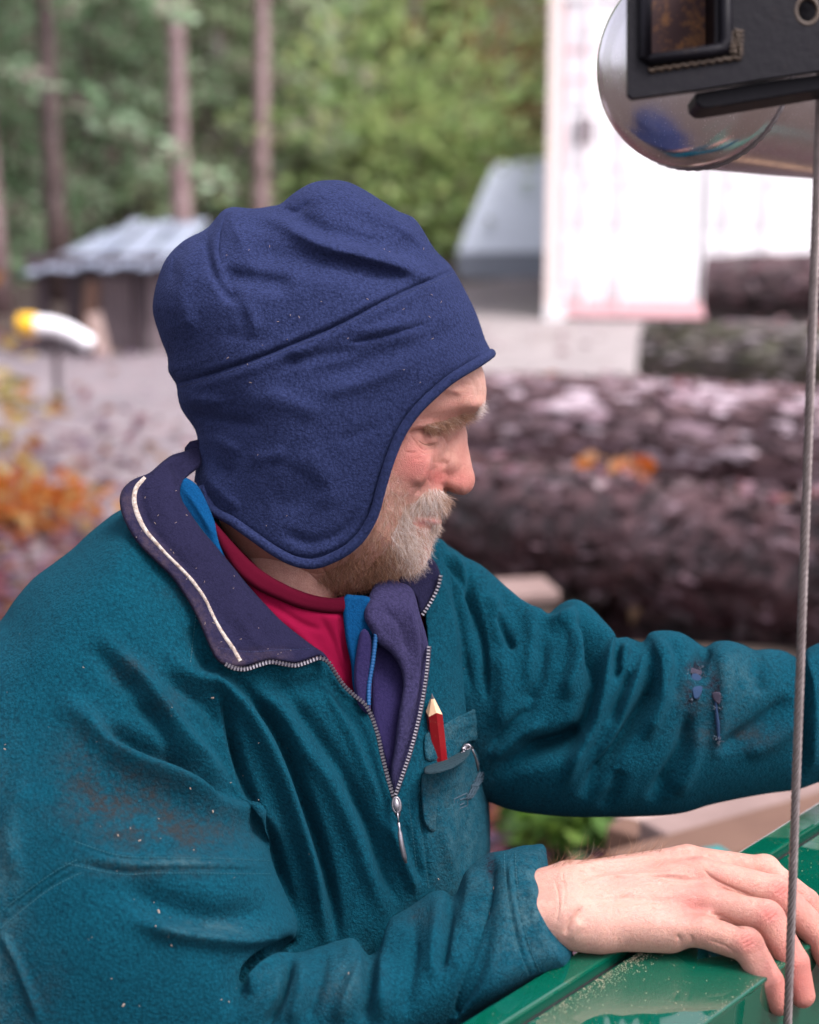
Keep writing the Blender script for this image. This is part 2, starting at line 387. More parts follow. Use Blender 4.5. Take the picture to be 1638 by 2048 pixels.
def build_hand():
    st = 2.0
    ax, X2, Y2, Z = grid_axes(900, 1720, 1650, 2070, 80, 420, st); X, Y = X2[..., None], Y2[..., None]
    def cap(a, b, ra, rb, zs=1.0): return capsule(X, Y, Z, a, b, ra, rb, zs)
    f = cap((1020,1846,310), (1130,1832,322), 48, 56); f = smin(f, cap((1020,1800,262), (1130,1780,266), 46, 56), 30)
    f = smin(f, cap((1130,1850,318), (1200,1868,322), 44, 36), 30)
    W0 = [(1150,1842,316), (1150,1815,292), (1150,1790,268), (1150,1768,246)]
    MC = [(1402,1862,330,33), (1412,1804,288,34), (1402,1750,244,35), (1372,1720,196,30)]
    for w, m in zip(W0, MC): f = smin(f, cap(w, m[:3], 44, m[3]), 26)
    f = smin(f, cap((1180,1862,316), (1340,1876,312), 34, 29), 30)     # heel of the hand
    f = smin(f, cap((1240,1800,230), (1360,1800,200), 50, 40), 30)
    f = smin(f, cap((1180,1800,200), (1300,1815,150), 34, 28), 20); f = smin(f, cap((1300,1815,150), (1400,1842,150), 26, 22), 14)   # thumb under the palm
    fing = [[(1402,1862,330,33),(1492,1890,348,34),(1495,1892,348,33),(1538,1964,350,29.5),(1560,2008,340,24)],
            [(1412,1804,288,34),(1532,1836,304,36),(1536,1840,304,35),(1588,1926,300,31),(1606,1992,288,25)],
            [(1402,1748,244,34),(1552,1786,250,35),(1556,1790,250,34),(1636,1868,246,30),(1668,1944,236,24)],
            [(1378,1722,196,31),(1530,1744,190,31),(1534,1746,190,30),(1612,1804,184,27),(1654,1876,176,22)]]
    for fg in fing:
        g = None
        for a, b in zip(fg[:-1], fg[1:]):
            c = cap(a[:3], b[:3], a[3], b[3]); g = c if g is None else smin(g, c, 5)
        k = fg[1]; g = smin(g, ellip(X, Y, Z, (k[0] - 3, k[1] - 6, k[2] + 3), (33, 31, 30)), 6)
        f = smin(f, g, 6)
    for a, b in zip(MC[:-1], MC[1:]):   # webs between the fingers
        m = (np.array(a[:3]) + np.array(b[:3])) / 2; f = smin(f, ellip(X, Y, Z, m + (6, 0, -6), (24, 20, 22)), 12)
    V, Q = surface_nets(f, (ax[0][0], ax[1][0], ax[2][0]), st); V = relax(V, Q, 2, .5); N = vnormals(V, Q)
    S = [([(1130,1872),(1138,1850),(1152,1828),(1166,1812)], 6, -9, 's'), ([(1140,1885),(1150,1862),(1164,1840)], 9, 5, 'g'),
         ([(1350,1896),(1360,1882),(1352,1868)], 6, -7, 's'), ([(1378,1905),(1384,1885),(1380,1868)], 5, -5, 's'),
         ([(1415,1816),(1385,1826),(1350,1832),(1310,1824)], 12, -3, 'g'),
         ([(1420,1826),(1450,1836),(1490,1860)], 4, -5, 's'), ([(1405,1735),(1420,1752),(1450,1770),(1510,1795)], 4, -5, 's'),
         ([(1150,1746),(1200,1742),(1260,1735),(1340,1742)], 11, -3, 'g'), ([(1230,1775),(1300,1766),(1370,1776)], 9, 3.5, 'g'), ([(1220,1755),(1290,1748),(1390,1752)], 7, 4, 'g'),
         ([(1230,1820),(1300,1812),(1380,1818)], 9, 3, 'g'), ([(1340,1706),(1372,1700),(1400,1708)], 12, 4, 'g'),
         ([(1200,1800),(1260,1795),(1330,1800)], 8, -3, 'g'),
         ([(1130,1770),(1180,1762),(1230,1750),(1280,1758),(1330,1748),(1392,1756)], 6, 2.2, 'g'), ([(1160,1806),(1190,1800),(1250,1788),(1300,1796),(1380,1786)], 6, 2.0, 'g'), ([(1220,1800),(1250,1788),(1290,1770),(1360,1766)], 5, 1.8, 'g'), ([(1240,1836),(1280,1830),(1340,1822),(1420,1832)], 5, 1.8, 'g'),
         ([(1150,1730),(1250,1718),(1330,1712)], 5, 2.5, 'g'), ([(1415,1880),(1450,1892),(1480,1915)], 4, -3, 's'), ([(1110,1760),(1118,1800),(1112,1850)], 3, -2, 's'), ([(1124,1740),(1130,1780),(1126,1820)], 3, -1.6, 's')]
    for (x, y, ang) in ((1493,1880,60),(1536,1826,50),(1558,1778,45)):
        c, s_ = math.cos(rad(ang)), math.sin(rad(ang))
        for o in (-13, -5, 4, 12): S.append(([(x + c * o - s_ * 13, y + s_ * o + c * 13), (x + c * o * 1.1, y + s_ * o * 1.1), (x + c * o + s_ * 15, y + s_ * o - c * 15)], 2.6, -2.2, 's'))
    for _ in range(190):
        x = rng.uniform(1110, 1540); y = rng.uniform(1705, 1880); a = rng.normal(.4, .5); L = rng.uniform(8, 22)
        S.append(([(x, y), (x + L * math.cos(a), y + L * math.sin(a))], 2.5, -rng.uniform(.4, 1.0), 's'))
    fw = np.clip(N[:, 2] * 1.1 - N[:, 1] * .8, 0, 1)
    V = V + N * (strokes(V, N, S) * fw)[:, None]
    return V, Q
def skin_material():
    m = mat('skin', (.55, .3, .22), .5); t = NT(m)
    base = t.ramp(t.noise(28, 5, .65), [(.3, (.42, .21, .155)), (.7, (.54, .30, .235))])
    spots = t.noise(260, 4, .7); base = t.mix(t.ramp(spots, [(.5, (0, 0, 0)), (.75, (.35,) * 3)]), base, (.30, .11, .075))
    vein = t.ramp(t.noise(70, 6, .75, None, 1.2), [(.47, (0,) * 3), (.5, (.5,) * 3), (.53, (0,) * 3)]); base = t.mix(vein, base, (.36, .12, .11)); c = t.mix(t.attr('red'), base, (.42, .085, .075)); c = t.mix(t.attr('pale'), c, (.60, .40, .33)); c = t.mix(t.attr('lip'), c, (.33, .10, .095))
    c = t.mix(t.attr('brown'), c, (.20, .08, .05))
    t.l(c, t.p.inputs['Base Color'])
    v = t.n('ShaderNodeTexVoronoi', feature='DISTANCE_TO_EDGE'); v.inputs['Scale'].default_value = 900; t.l(t.coord(), v.inputs['Vector'])
    b = t.bump(t.ramp(v.outputs['Distance'], [(0, (0, 0, 0)), (.35, (1, 1, 1))]), .0004, .8); b = t.bump(t.noise(420, 4, .75), .0011, .7, b)
    t.l(b, t.p.inputs['Normal'])
    t.p.inputs['Subsurface Weight'].default_value = .22; t.p.inputs['Subsurface Radius'].default_value = (1, .3, .15); t.p.inputs['Subsurface Scale'].default_value = .003
    t.p.inputs['Roughness'].default_value = .48; t.p.inputs['Specular IOR Level'].default_value = .4
    return m
def gblob(V, x, y, rx, ry, a=1.0): return a * np.exp(-((V[:, 0] - x) / rx) ** 2 - ((V[:, 1] - y) / ry) ** 2)

person = empty('person', (0.0, 1.35, 0.0), 'bearded man in blue fleece hat and teal fleece jacket leaning over the green sawmill bed', 'person')
hV, hQ = build_head(); aV, aQ = build_hand()
# trunk, shoulder and both arms of the body inside the clothes: one skinned chain that meets the neck and the near wrist
def inner_body():
    st = 9.0
    ax, X2, Y2, Z = grid_axes(-60, 1900, 1080, 2600, -420, 420, st); X, Y = X2[..., None], Y2[..., None]
    f = capsule(X, Y, Z, (600,1080,0), (560,1240,-20), 100, 100)
    f = smin(f, capsule(X, Y, Z, (300,1330,40), (760,1340,-260), 100, 90), 50)
    f = smin(f, capsule(X, Y, Z, (560,1340,-140), (620,2500,-160), 150, 150), 60)
    f = smin(f, capsule(X, Y, Z, (230,1370,110), (300,2040,250), 75, 60), 40)
    f = smin(f, capsule(X, Y, Z, (300,2040,250), (760,1990,290), 58, 52), 30); f = smin(f, capsule(X, Y, Z, (760,1990,290), (1060,1835,290), 50, 40), 20)
    f = smin(f, capsule(X, Y, Z, (860,1340,-240), (1300,1450,-240), 70, 60), 30); f = smin(f, capsule(X, Y, Z, (1300,1450,-240), (1880,1420,-240), 60, 45), 30)
    return surface_nets(f, (ax[0][0], ax[1][0], ax[2][0]), st)
bV, bQ = inner_body()
allV = np.vstack([hV, aV, bV]); allQ = np.vstack([hQ, aQ + len(hV), bQ + len(hV) + len(aV)])
me = np_mesh('body', q2w(allV), allQ)
ish = np.arange(len(allV)) < len(hV)
red = (gblob(allV, 928, 962, 32, 28, .55) + gblob(allV, 878, 955, 24, 22, .6) + gblob(allV, 830, 925, 44, 48, .65) + gblob(allV, 925, 905, 16, 40, .25) + gblob(allV, 880, 830, 90, 60, .22) + gblob(allV, 880, 1005, 40, 20, .2)) * ish
red += (gblob(allV, 1385, 1808, 44, 34, .6) + gblob(allV, 1495, 1885, 24, 20, .65) + gblob(allV, 1540, 1828, 26, 22, .7) + gblob(allV, 1562, 1780, 24, 20, .6) + gblob(allV, 1440, 1760, 60, 16, .25) + gblob(allV, 1250, 1765, 60, 12, .2) + gblob(allV, 1300, 1800, 200, 120, .14) + gblob(allV, 1390, 1712, 30, 14, .25) + gblob(allV, 1590, 1960, 80, 100, .75) + gblob(allV, 1620, 1790, 60, 50, .35)) * ~ish
pale = (gblob(allV, 955, 768, 18, 30, .3) + gblob(allV, 930, 870, 10, 20, .15)) * ish + (np.clip(gblob(allV, 1230, 1800, 150, 90, .3), 0, .3) + .1) * ~ish
lip = (gblob(allV, 858, 1044, 26, 6.5, .9) + gblob(allV, 855, 1027, 26, 5, .6) + gblob(allV, 838, 1072, 16, 26, .45)) * ish
brown = (gblob(allV, 848, 865, 36, 4, .65) + gblob(allV, 856, 889, 18, 2.5, .7) + gblob(allV, 858, 878, 26, 14, .2) + gblob(allV, 893, 981, 9, 4, .8) + gblob(allV, 868, 930, 3.5, 26, .3) + gblob(allV, 850, 1032, 24, 2.2, .6) + gblob(allV, 720, 1130, 90, 55, .4) + gblob(allV, 560, 1130, 130, 60, .35)) * ish  # lid fold, nostril and mouth line painted dark as crease shade; beard skin browned
for nm, vv in (('red', red), ('pale', pale), ('lip', lip), ('brown', brown)): set_attr(me, nm, np.clip(vv, 0, 1))
SKIN = skin_material()
body = link('body', me, SKIN, person)
head_bvh = BVHTree.FromPolygons([tuple(v) for v in q2w(hV)], [tuple(map(int, q)) for q in hQ])
hand_bvh = BVHTree.FromPolygons([tuple(v) for v in q2w(aV)], [tuple(map(int, q)) for q in aQ])
def cast(bvh, px, py, lift=0.0):
    r = Vector(ray(px, py)); r.normalize(); h = bvh.ray_cast(Vector(CAM), r)
    if h[0] is None: return None, None
    n = h[1]
    if n.dot(r) > 0: n = -n
    return np.array(h[0]) + np.array(n) * lift, np.array(n)
# image-plane directions in the world
RX, UP, TO = np.array([1., 0, 0]), np.array([0, ST, CT]), np.array([0, -CT, ST])

# ------------------------------------------------------------------ hat
HATO = [(985,713),(970,678),(952,626),(926,573),(906,538),(895,524),(869,498),(842,454),(825,434),(798,423),(763,401),(728,379),(693,363),(658,360),(623,366),(588,386),(561,408),(544,412),(508,417),(464,414),(442,424),(425,445),(407,461),(368,481),(333,516),(315,560),(307,595),(306,626),(320,674),(335,714),(337,744),(352,768),(355,790),(363,819),(390,859),(395,885),(392,933),(388,990),(400,1100),(470,1230),(620,1270),(800,1220),(930,1060),(975,900),(986,780)]
EDGE = [(987,714),(964,730),(911,762),(876,791),(846,820),(823,849),(803,884),(785,931),(770,981),(756,1031),(732,1075),(704,1103),(676,1120),(632,1136),(588,1131),(544,1109),(500,1078),(456,1047),(425,1030),(404,1000),(392,965)]
EDGE_S = spline(EDGE, step=8)
HAT = Pillow(HATO, 0, [(640,560,208),(480,600,190),(850,600,196),(600,850,212),(700,1000,186),(620,1100,166),(480,1000,150),(420,900,150),(930,720,190),(820,820,196),(420,700,180),(660,420,170)], 190, step=10)
def hat_z(px, py):
    X = np.atleast_1d(np.asarray(px, float)); Y = np.atleast_1d(np.asarray(py, float)); HAT.prep(X, Y)
    return HAT.t * np.sqrt(np.clip(1 - (np.clip(HAT.R - HAT.d, 0, HAT.R) / HAT.R) ** 2, 0, 1))
def build_hat():
    st = 2.6
    ax, X2, Y2, Z = grid_axes(296, 1000, 350, 1150, -226, 226, st)
    HAT.prep(X2, Y2); HAT.zc = 0 * HAT.zc; f = HAT.ev(Z)
    # kept part: inside the drawn outline and above the lower edge
    keep = [p for p in HATO[:37]] + [(392,965)] + [tuple(p) for p in EDGE_S[::-1]]
    dk = poly_sd(X2, Y2, [(1040,712),(1040,300),(250,300),(250,965)] + [tuple(p) for p in EDGE_S[::-1]]).astype(np.float32)[..., None]
    shell = np.maximum(f, -(f + 9)); f = np.maximum(shell, -dk)
    V, Q = surface_nets(f, (ax[0][0], ax[1][0], ax[2][0]), st); V = relax(V, Q, 1, .5); N = vnormals(V, Q)
    seam = [(907,539),(870,556),(829,573),(763,604),(676,650),(588,687),(500,722),(412,751),(352,768)]
    S = [(seam, 5, -9, 's', 'n'), ([(x, y + 17) for x, y in seam], 12, 3.5, 'g', 'n'), ([(x, y - 13) for x, y in seam], 9, 2, 'g', 'n'),
         ([(459,420),(446,445),(441,470),(438,507),(443,532)], 4, -9, 's'), ([(448,430),(432,465),(428,510),(436,560),(462,600)], 13, 9, 'g'),
         ([(470,425),(520,427),(560,440),(600,465),(654,490),(720,507),(785,525),(851,545),(892,548)], 17, 19, 'g'),
         ([(548,420),(572,428),(605,442),(650,468),(720,482),(790,494),(850,512)], 20, -13, 'g'),
         ([(470,500),(540,512),(600,520),(680,535),(760,552),(830,562)], 26, -13, 'g'), ([(440,540),(465,553),(510,560),(590,572)], 19, -14, 'g'),
         ([(446,556),(462,580),(478,606),(490,640),(492,670)], 13, -7, 'g'), ([(470,590),(500,640),(506,680)], 18, 7, 'g'),
         ([(414,468),(416,500),(425,540),(445,580),(472,610)], 10, -12, 'g'), ([(400,480),(375,520),(362,570),(365,620),(385,680)], 20, 10, 'g'),
         ([(372,486),(350,520),(345,560)], 9, -8, 'g'), ([(340,560),(335,620),(352,680)], 16, 6, 'g'),
         ([(590,395),(640,385),(700,395),(760,425),(820,450)], 20, 8, 'g'), ([(560,410),(580,425),(600,420),(620,400)], 9, -9, 'g'),
         ([(780,430),(810,455),(840,480),(880,520)], 12, 8, 'g'), ([(700,430),(760,455),(810,480),(860,520)], 16, -7, 'g'),
         ([(689,688),(763,674),(807,661),(866,643)], 5, -5, 's'), ([(700,670),(770,655),(840,632)], 12, 5, 'g'),
         ([(620,760),(700,735),(780,705),(860,680),(920,655)], 18, -6, 'g'), ([(560,730),(640,712),(720,700)], 12, -5, 'g'), ([(640,790),(740,760),(830,725)], 16, 6, 'g'),
         ([(366,822),(400,832),(450,842),(520,850)], 12, -8, 'g'), ([(352,790),(390,800),(450,806)], 12, 6, 'g'), ([(392,870),(430,880),(480,905)], 13, 7, 'g'),
         ([(395,905),(430,925),(470,955)], 14, -6, 'g'), ([(400,940),(440,985),(480,1020)], 12, 6, 'g'), ([(480,800),(560,800),(640,830)], 22, 6, 'g'),
         ([(560,1060),(620,1085),(690,1060),(720,1010)], 12, -6, 'g'), ([(540,1010),(600,1000),(650,960)], 26, -5, 'g'), ([(600,900),(640,950),(660,1020)], 30, 6, 'g'),
         ([(452,1033),(500,1062),(546,1092),(590,1112),(632,1115),(672,1100),(700,1082),(722,1056),(740,1020),(754,975),(768,925),(787,876),(808,838),(834,806),(864,778),(902,748),(955,714)], 4.5, -6, 's', 'n')]
    n2 = np.random.default_rng(3)
    for _ in range(26):
        x = n2.uniform(400, 860); y = n2.uniform(560, 1040); a = n2.normal(-.2, .5); L = n2.uniform(50, 130)
        S.append(([(x, y), (x + L * .5 * math.cos(a), y + L * .5 * math.sin(a) + n2.normal(0, 8)), (x + L * math.cos(a), y + L * math.sin(a))], n2.uniform(10, 22), n2.normal(0, 1.6), 'g'))
    w = np.clip(np.abs(N[:, 2]) * 1.4, 0, 1) * np.sign(N[:, 2]) * (N[:, 2] > -.99)
    V = V + np.stack([0 * w, 0 * w, np.sign(V[:, 2]) * 1.45 * strokes(V, N, S) * np.clip(np.abs(N[:, 2]) * 1.4, 0, 1)], -1) + 0
    return V, Q
HATM = fleece('navy_fleece', (.004, .006, .022), (.026, .036, .098), 450, sheen=.12, bumpd=.0012)
tV, tQ = build_hat()
hat = link('hat', np_mesh('hat', q2w(tV), tQ), HATM, person)
for sgn in (1, -1):
    if sgn == 1:
        E = spline([(p[0], p[1]) for p in EDGE], step=6); E = spline(E[::3], n=150)
        T_ = np.gradient(E, axis=0); T_ /= np.linalg.norm(T_, axis=1, keepdims=True); Nn = np.stack([-T_[:, 1], T_[:, 0]], -1)
        E = E + Nn * 8.5; z = hat_z(E[:, 0], E[:, 1])
    zz = (z + 2) * sgn; zz[0] = 0; P = np.column_stack([E, zz]); 
    if sgn == 1: P1 = P
    else: PP = np.vstack([P[::-1], P1[1:]])
V_, F_ = tube(q2w(PP), 10.0 * KP, 10); o = link('edge_binding', np_mesh('edge_binding', V_, F_), HATM, hat)
# ------------------------------------------------------------------ jacket
TORSO = [(215,1060),(300,1000),(420,980),(520,1010),(640,1060),(760,1080),(840,1078),(872,1074),(898,1093),(927,1112),(948,1150),(962,1250),(968,1350),(970,1450),(976,1560),(980,1640),(981,1720),(984,1850),(990,2050),(980,2300),(700,2420),(300,2400),(120,2200),(80,1900),(60,1500),(120,1200)]
TZ = [(240,1080,190),(420,1240,205),(330,1170,210),(450,1400,215),(640,1340,140),(600,1250,120),(760,1300,60),(727,1420,92),(790,1600,82),(860,1300,0),(870,1480,14),(860,1700,46),(960,1450,-62),(975,1650,-50),(985,1900,-40),(640,1700,112),(600,1850,92),(740,1850,78),(800,1850,50),(930,1160,-95),(880,1110,-70),(500,1650,188),(350,1650,230),(300,1900,200),(500,2200,140),(900,2200,-20),(150,1500,220)]
SLEEVE = [(-260,1560),(-120,1340),(-40,1270),(0,1243),(28,1202),(69,1155),(116,1123),(153,1100),(200,1062),(262,1040),(320,1120),(380,1230),(430,1380),(475,1520),(509,1640),(539,1700),(551,1739),(574,1794),(592,1838),(590,1876),(560,1900),(540,1960),(560,2060),(500,2260),(-200,2300)]
SZ = [(0,1260,230),(150,1130,215),(240,1080,190),(330,1170,212),(100,1300,300),(420,1300,222),(300,1350,270),(440,1420,235),(220,1500,345),(100,1600,400),(360,1560,320),(480,1640,300),(300,1700,410),(450,1760,385),(540,1760,350),(570,1860,350),(200,1900,470),(400,1950,440),(520,2000,410),(300,2150,440),(-100,1700,380),(-100,2000,420)]
FORE = [(470,1950),(500,1925),(555,1906),(596,1905),(625,1897),(651,1889),(680,1880),(706,1875.5),(720,1889),(736,1910),(750,1905),(761,1894),(767,1876),(770.5,1862),(776,1846),(784,1834),(816,1816),(840,1800),(862,1784),(885,1780),(895,1785),(903,1793),(913,1786),(919,1770),(928,1748),(945,1729),(976,1706),(1013,1701),(1050,1690),(1075,1700),(1080,1760),(1092,1820),(1110,1890),(1112,1930),(1095,1952),(1059,1967),(1000,2003),(944,2036),(860,2095),(700,2170),(500,2230),(330,2210),(360,2080)]
FZ = [(500,2000,432),(620,1930,405),(620,2040,440),(760,1900,352),(760,2000,430),(880,1810,300),(900,1900,390),(900,2010,415),(1000,1720,262),(1000,1820,345),(1000,1920,395),(1060,1700,250),(1090,1900,392),(1070,1800,340),(500,2150,430),(800,2120,400)]
CUFF = [(985,1712),(1013,1700.5),(1050,1693),(1080,1687.5),(1088,1690),(1092,1698),(1096,1729),(1102,1765),(1109,1797),(1117,1830),(1124,1853),(1134,1878),(1144,1898),(1146,1912),(1141,1927),(1132,1940),(1100,1950),(1059,1967),(1000,2004),(944,2037),(925,2050),(905,2062),(895,2030),(915,2005),(934,1960),(950,1905),(962,1850),(970,1800),(976,1750)]
CZ = [(990,1720,266),(1085,1700,252),(1050,1700,256),(985,1800,352),(1090,1780,330),(1125,1900,392),(1050,1900,408),(960,1950,424),(1000,1850,385),(1060,1820,362),(930,2030,420)]
FAR = [(830,1110),(872,1074),(898,1093),(927,1112.5),(961,1129),(1004,1165.5),(1042,1199),(1071,1213.6),(1095,1228),(1107,1219),(1119.4,1208.8),(1143,1198),(1167.5,1204),(1196,1228),(1220,1257),(1226,1270),(1232,1277),(1254,1273.7),(1285,1285.7),(1297,1266.5),(1321,1260.7),(1360,1264),(1389,1281),(1410.5,1295),(1427,1284),(1456,1281),(1490,1290.5),(1509,1300),(1538,1297.7),(1571.6,1302.6),(1598,1317),(1615,1297),(1660,1283),(1760,1300),(1900,1320),(1960,1420),(1900,1500),(1720,1545),(1638,1564.7),(1595.7,1579),(1523.5,1589),(1427,1608),(1369.6,1625),(1307,1632),(1187,1634.5),(1114.6,1632),(1033,1622.5),(980,1605),(930,1580),(860,1500),(820,1300)]
FRZ = [(900,1150,-80),(1000,1250,-90),(1000,1400,-60),(1000,1550,-110),(1150,1400,-50),(1150,1580,-80),(1300,1420,-60),(1450,1430,-90),(1600,1430,-120),(1800,1430,-150),(1300,1580,-100)]
OPEN = [(300,960),(361,997),(405,1060),(454,1119),(503,1178),(561,1241),(630,1295),(659,1333),(688,1378),(727,1412),(747,1451),(762,1510),(774,1559),(788,1600),(794,1592),(820,1514),(839,1436),(852,1353),(856,1298),(852,1250),(850,1200),(848,1140),(852,1100),(846,1040),(600,940),(350,900)]
JS = [  # near sleeve and shoulder
 ([(120,1400),(185,1447),(241,1503),(301,1535),(370,1563),(463,1614),(509,1651),(539,1702)], 26, 26, 'g'),
 ([(180,1425),(222,1466),(290,1500),(370,1532),(444,1588),(500,1620)], 19, -26, 'g'), ([(400,1552),(444,1588),(480,1612)], 14, -18, 'g'),
 ([(200,1270),(259,1331),(315,1396),(361,1470),(417,1540),(463,1600),(523,1646),(552,1690)], 19, 17, 'g'),
 ([(259,1400),(310,1440),(350,1500),(400,1560)], 14, -10, 'g'), ([(180,1290),(230,1345),(280,1400)], 16, -7, 'g'),
 ([(446,1392),(455,1425),(463,1461),(481,1530),(509,1609),(546,1679),(574,1771),(592,1830)], 10, -20, 'g'), ([(446,1388),(458,1440),(472,1500),(495,1570)], 4, -9, 's'),
 ([(324,1299),(360,1335),(398,1359),(440,1368),(500,1433),(555,1540),(597,1655),(634,1771),(655,1890)], 17, 20, 'g'),
 ([(330,1350),(380,1390),(420,1420),(440,1470)], 14, -9, 'g'),
 ([(470,1352),(520,1410),(565,1475),(600,1563),(640,1690),(664,1800),(676,1890)], 12, -24, 'g'),
 ([(505,1352),(560,1425),(602,1493),(657,1567),(700,1650),(735,1740),(775,1850)], 17, 11, 'g'),
 ([(555,1352),(610,1430),(680,1530),(730,1620),(770,1720),(800,1790)], 14, -12, 'g'), ([(640,1352),(690,1450),(730,1540),(765,1620)], 10, 7, 'g'),
 ([(690,1560),(730,1640),(765,1740),(800,1810)], 9, -9, 'g'), ([(765,1632),(785,1672),(802,1712),(832,1790)], 10, 11, 'g'),
 ([(808,1640),(825,1700),(850,1770)], 9, -6, 'g'), ([(842,1560),(846,1640),(852,1700),(862,1780)], 4, -5, 's'), ([(820,1560),(826,1640),(836,1720)], 3, -3, 's'),
 ([(870,1570),(880,1650),(905,1740)], 12, 6, 'g'), ([(930,1560),(935,1650),(925,1740)], 14, -6, 'g'),
 ([(455,1372),(520,1368),(590,1372),(645,1362),(690,1405),(730,1450)], 22, -8, 'g'), ([(380,1250),(405,1310),(430,1350)], 14, -9, 'g'),
 # elbow region
 ([(150,1690),(240,1718),(330,1722),(440,1724),(545,1728)], 5, -5, 's'), ([(130,1720),(240,1742),(330,1740),(550,1742)], 4, -4, 's'), ([(160,1705),(260,1726),(400,1730),(545,1735)], 16, 7, 'g'),
 ([(0,1850),(60,1800),(110,1765),(170,1735)], 3.5, -4, 's'), ([(0,1832),(60,1785),(110,1750),(160,1722)], 3.5, -4, 's'),
 ([(240,1770),(340,1810),(440,1835),(560,1815)], 30, -16, 'g'), ([(260,1840),(360,1868),(470,1880),(560,1862),(592,1835)], 17, 15, 'g'), ([(120,1560),(240,1600),(360,1640),(470,1690)], 40, -7, 'g'),
 ([(592,1878),(556,1898),(525,1916),(500,1940),(490,1965)], 9, -38, 'g'), ([(585,1900),(545,1925),(515,1955),(500,1990)], 11, 16, 'g'),
 ([(60,1560),(20,1650),(30,1760)], 20, 8, 'g'), ([(0,1860),(40,1940),(80,2048)], 9, 7, 'g'),
 # forearm
 ([(583,1905),(572,1960),(556,2010),(530,2060)], 8, -20, 'g'), ([(600,1920),(600,1980),(580,2050)], 13, 9, 'g'),
 ([(650,1895),(640,1960),(615,2050)], 13, -8, 'g'), ([(700,1882),(712,1935),(695,1990),(668,2048)], 15, 14, 'g'), ([(736,1912),(740,1960),(728,2048)], 11, -14, 'g'),
 ([(785,1838),(776,1890),(766,1940),(760,2040)], 15, 12, 'g'), ([(830,1815),(826,1880),(820,1960),(810,2040)], 15, -8, 'g'), ([(880,1785),(872,1860),(866,1960)], 16, 8, 'g'),
 ([(903,1795),(898,1830),(890,1880),(878,1950)], 10, -14, 'g'), ([(945,1732),(938,1800),(925,1860)], 15, 9, 'g'),
 # cuff
 ([(984,1745),(980,1790),(966,1850),(948,1910),(930,1960),(912,2030)], 7, -8, 's', 'n'), ([(1010,1708),(1014,1760),(1022,1820),(1038,1890),(1062,1955)], 3, -4, 's'), ([(1026,1706),(1030,1760),(1038,1820),(1054,1890),(1078,1950)], 3, -3.5, 's'), ([(1018,1712),(1026,1800),(1050,1900)], 6, 3, 'g'),
 ([(1060,1760),(1075,1840),(1098,1920)], 14, 4, 'g'), ([(1000,1900),(1010,1960)], 20, -4, 'g')]
JF = [  # far sleeve and chest
 ([(1150,1205),(1168,1235),(1184,1290),(1192,1340),(1184,1400),(1155,1465),(1066,1507),(990,1548)], 17, -30, 'g'), ([(1030,1510),(1120,1490),(1160,1462)], 24, -22, 'g'),
 ([(1060,1225),(1095,1246),(1130,1240),(1160,1215)], 15, 13, 'g'), ([(1160,1240),(1156,1320),(1130,1400)], 15, 15, 'g'), ([(1080,1270),(1075,1340),(1050,1420)], 15, -13, 'g'),
 ([(1040,1210),(1060,1250),(1068,1300),(1060,1390)], 14, 10, 'g'), ([(1090,1440),(1030,1480),(980,1520)], 11, 10, 'g'), ([(1070,1410),(1020,1450),(975,1500)], 9, -8, 'g'),
 ([(1200,1240),(1218,1275),(1212,1338),(1190,1435),(1156,1507),(1130,1570)], 13, 22, 'g'),
 ([(1228,1285),(1234,1330),(1232,1348),(1240,1352)], 12, -14, 'g'), ([(1252,1285),(1246,1320),(1238,1345)], 10, 12, 'g'), ([(1262,1340),(1240,1395),(1222,1450)], 9, -16, 'g'),
 ([(1292,1300),(1282,1340),(1256,1400),(1226,1470),(1190,1530)], 10, 14, 'g'),
 ([(1300,1330),(1294,1387),(1262,1450),(1222,1510),(1187,1560),(1165,1600)], 14, -28, 'g'),
 ([(1312,1276),(1326,1300),(1334,1330),(1322,1400),(1290,1480)], 15, 16, 'g'), ([(1345,1275),(1352,1330),(1350,1400)], 15, -7, 'g'),
 ([(1412,1292),(1402,1320),(1392,1360)], 12, -17, 'g'), ([(1379,1425),(1365,1490),(1335,1550),(1300,1605)], 14, -17, 'g'), ([(1400,1450),(1385,1520),(1350,1590)], 16, 9, 'g'),
 ([(1440,1290),(1450,1340),(1446,1420),(1430,1520)], 17, 9, 'g'), ([(1240,1540),(1225,1590),(1200,1620)], 14, -8, 'g'), ([(1262,1530),(1250,1590)], 14, 7, 'g'),
 ([(1580,1390),(1540,1430),(1490,1468),(1430,1500)], 15, -14, 'g'), ([(1600,1440),(1550,1480),(1490,1510)], 16, 8, 'g'), ([(1604,1320),(1612,1380),(1608,1480),(1596,1560)], 10, -18, 'g'), ([(1520,1305),(1510,1350),(1530,1390)], 16, -6, 'g'),
 ([(1620,1300),(1630,1400),(1622,1540)], 12, 10, 'g'), ([(1005,1175),(1050,1215),(1090,1232)], 12, 7, 'g'),
 ([(994,1228),(1008,1262),(1028,1300)], 8, -14, 'g'), ([(1000,1300),(1010,1380),(1000,1460)], 18, 8, 'g'), ([(975,1185),(990,1220),(1000,1290)], 12, 8, 'g'),
 ([(930,1130),(946,1194),(958,1240),(966,1290),(972,1400)], 7, -14, 'g'), ([(884,1098),(900,1130),(920,1156),(942,1205),(956,1300)], 7, -9, 'g'), ([(868,1100),(890,1150),(908,1210),(925,1300),(945,1400)], 9, -6, 'g'), ([(905,1105),(925,1150),(938,1190)], 10, 9, 'g'), ([(885,1150),(905,1230),(922,1330)], 12, 7, 'g')]
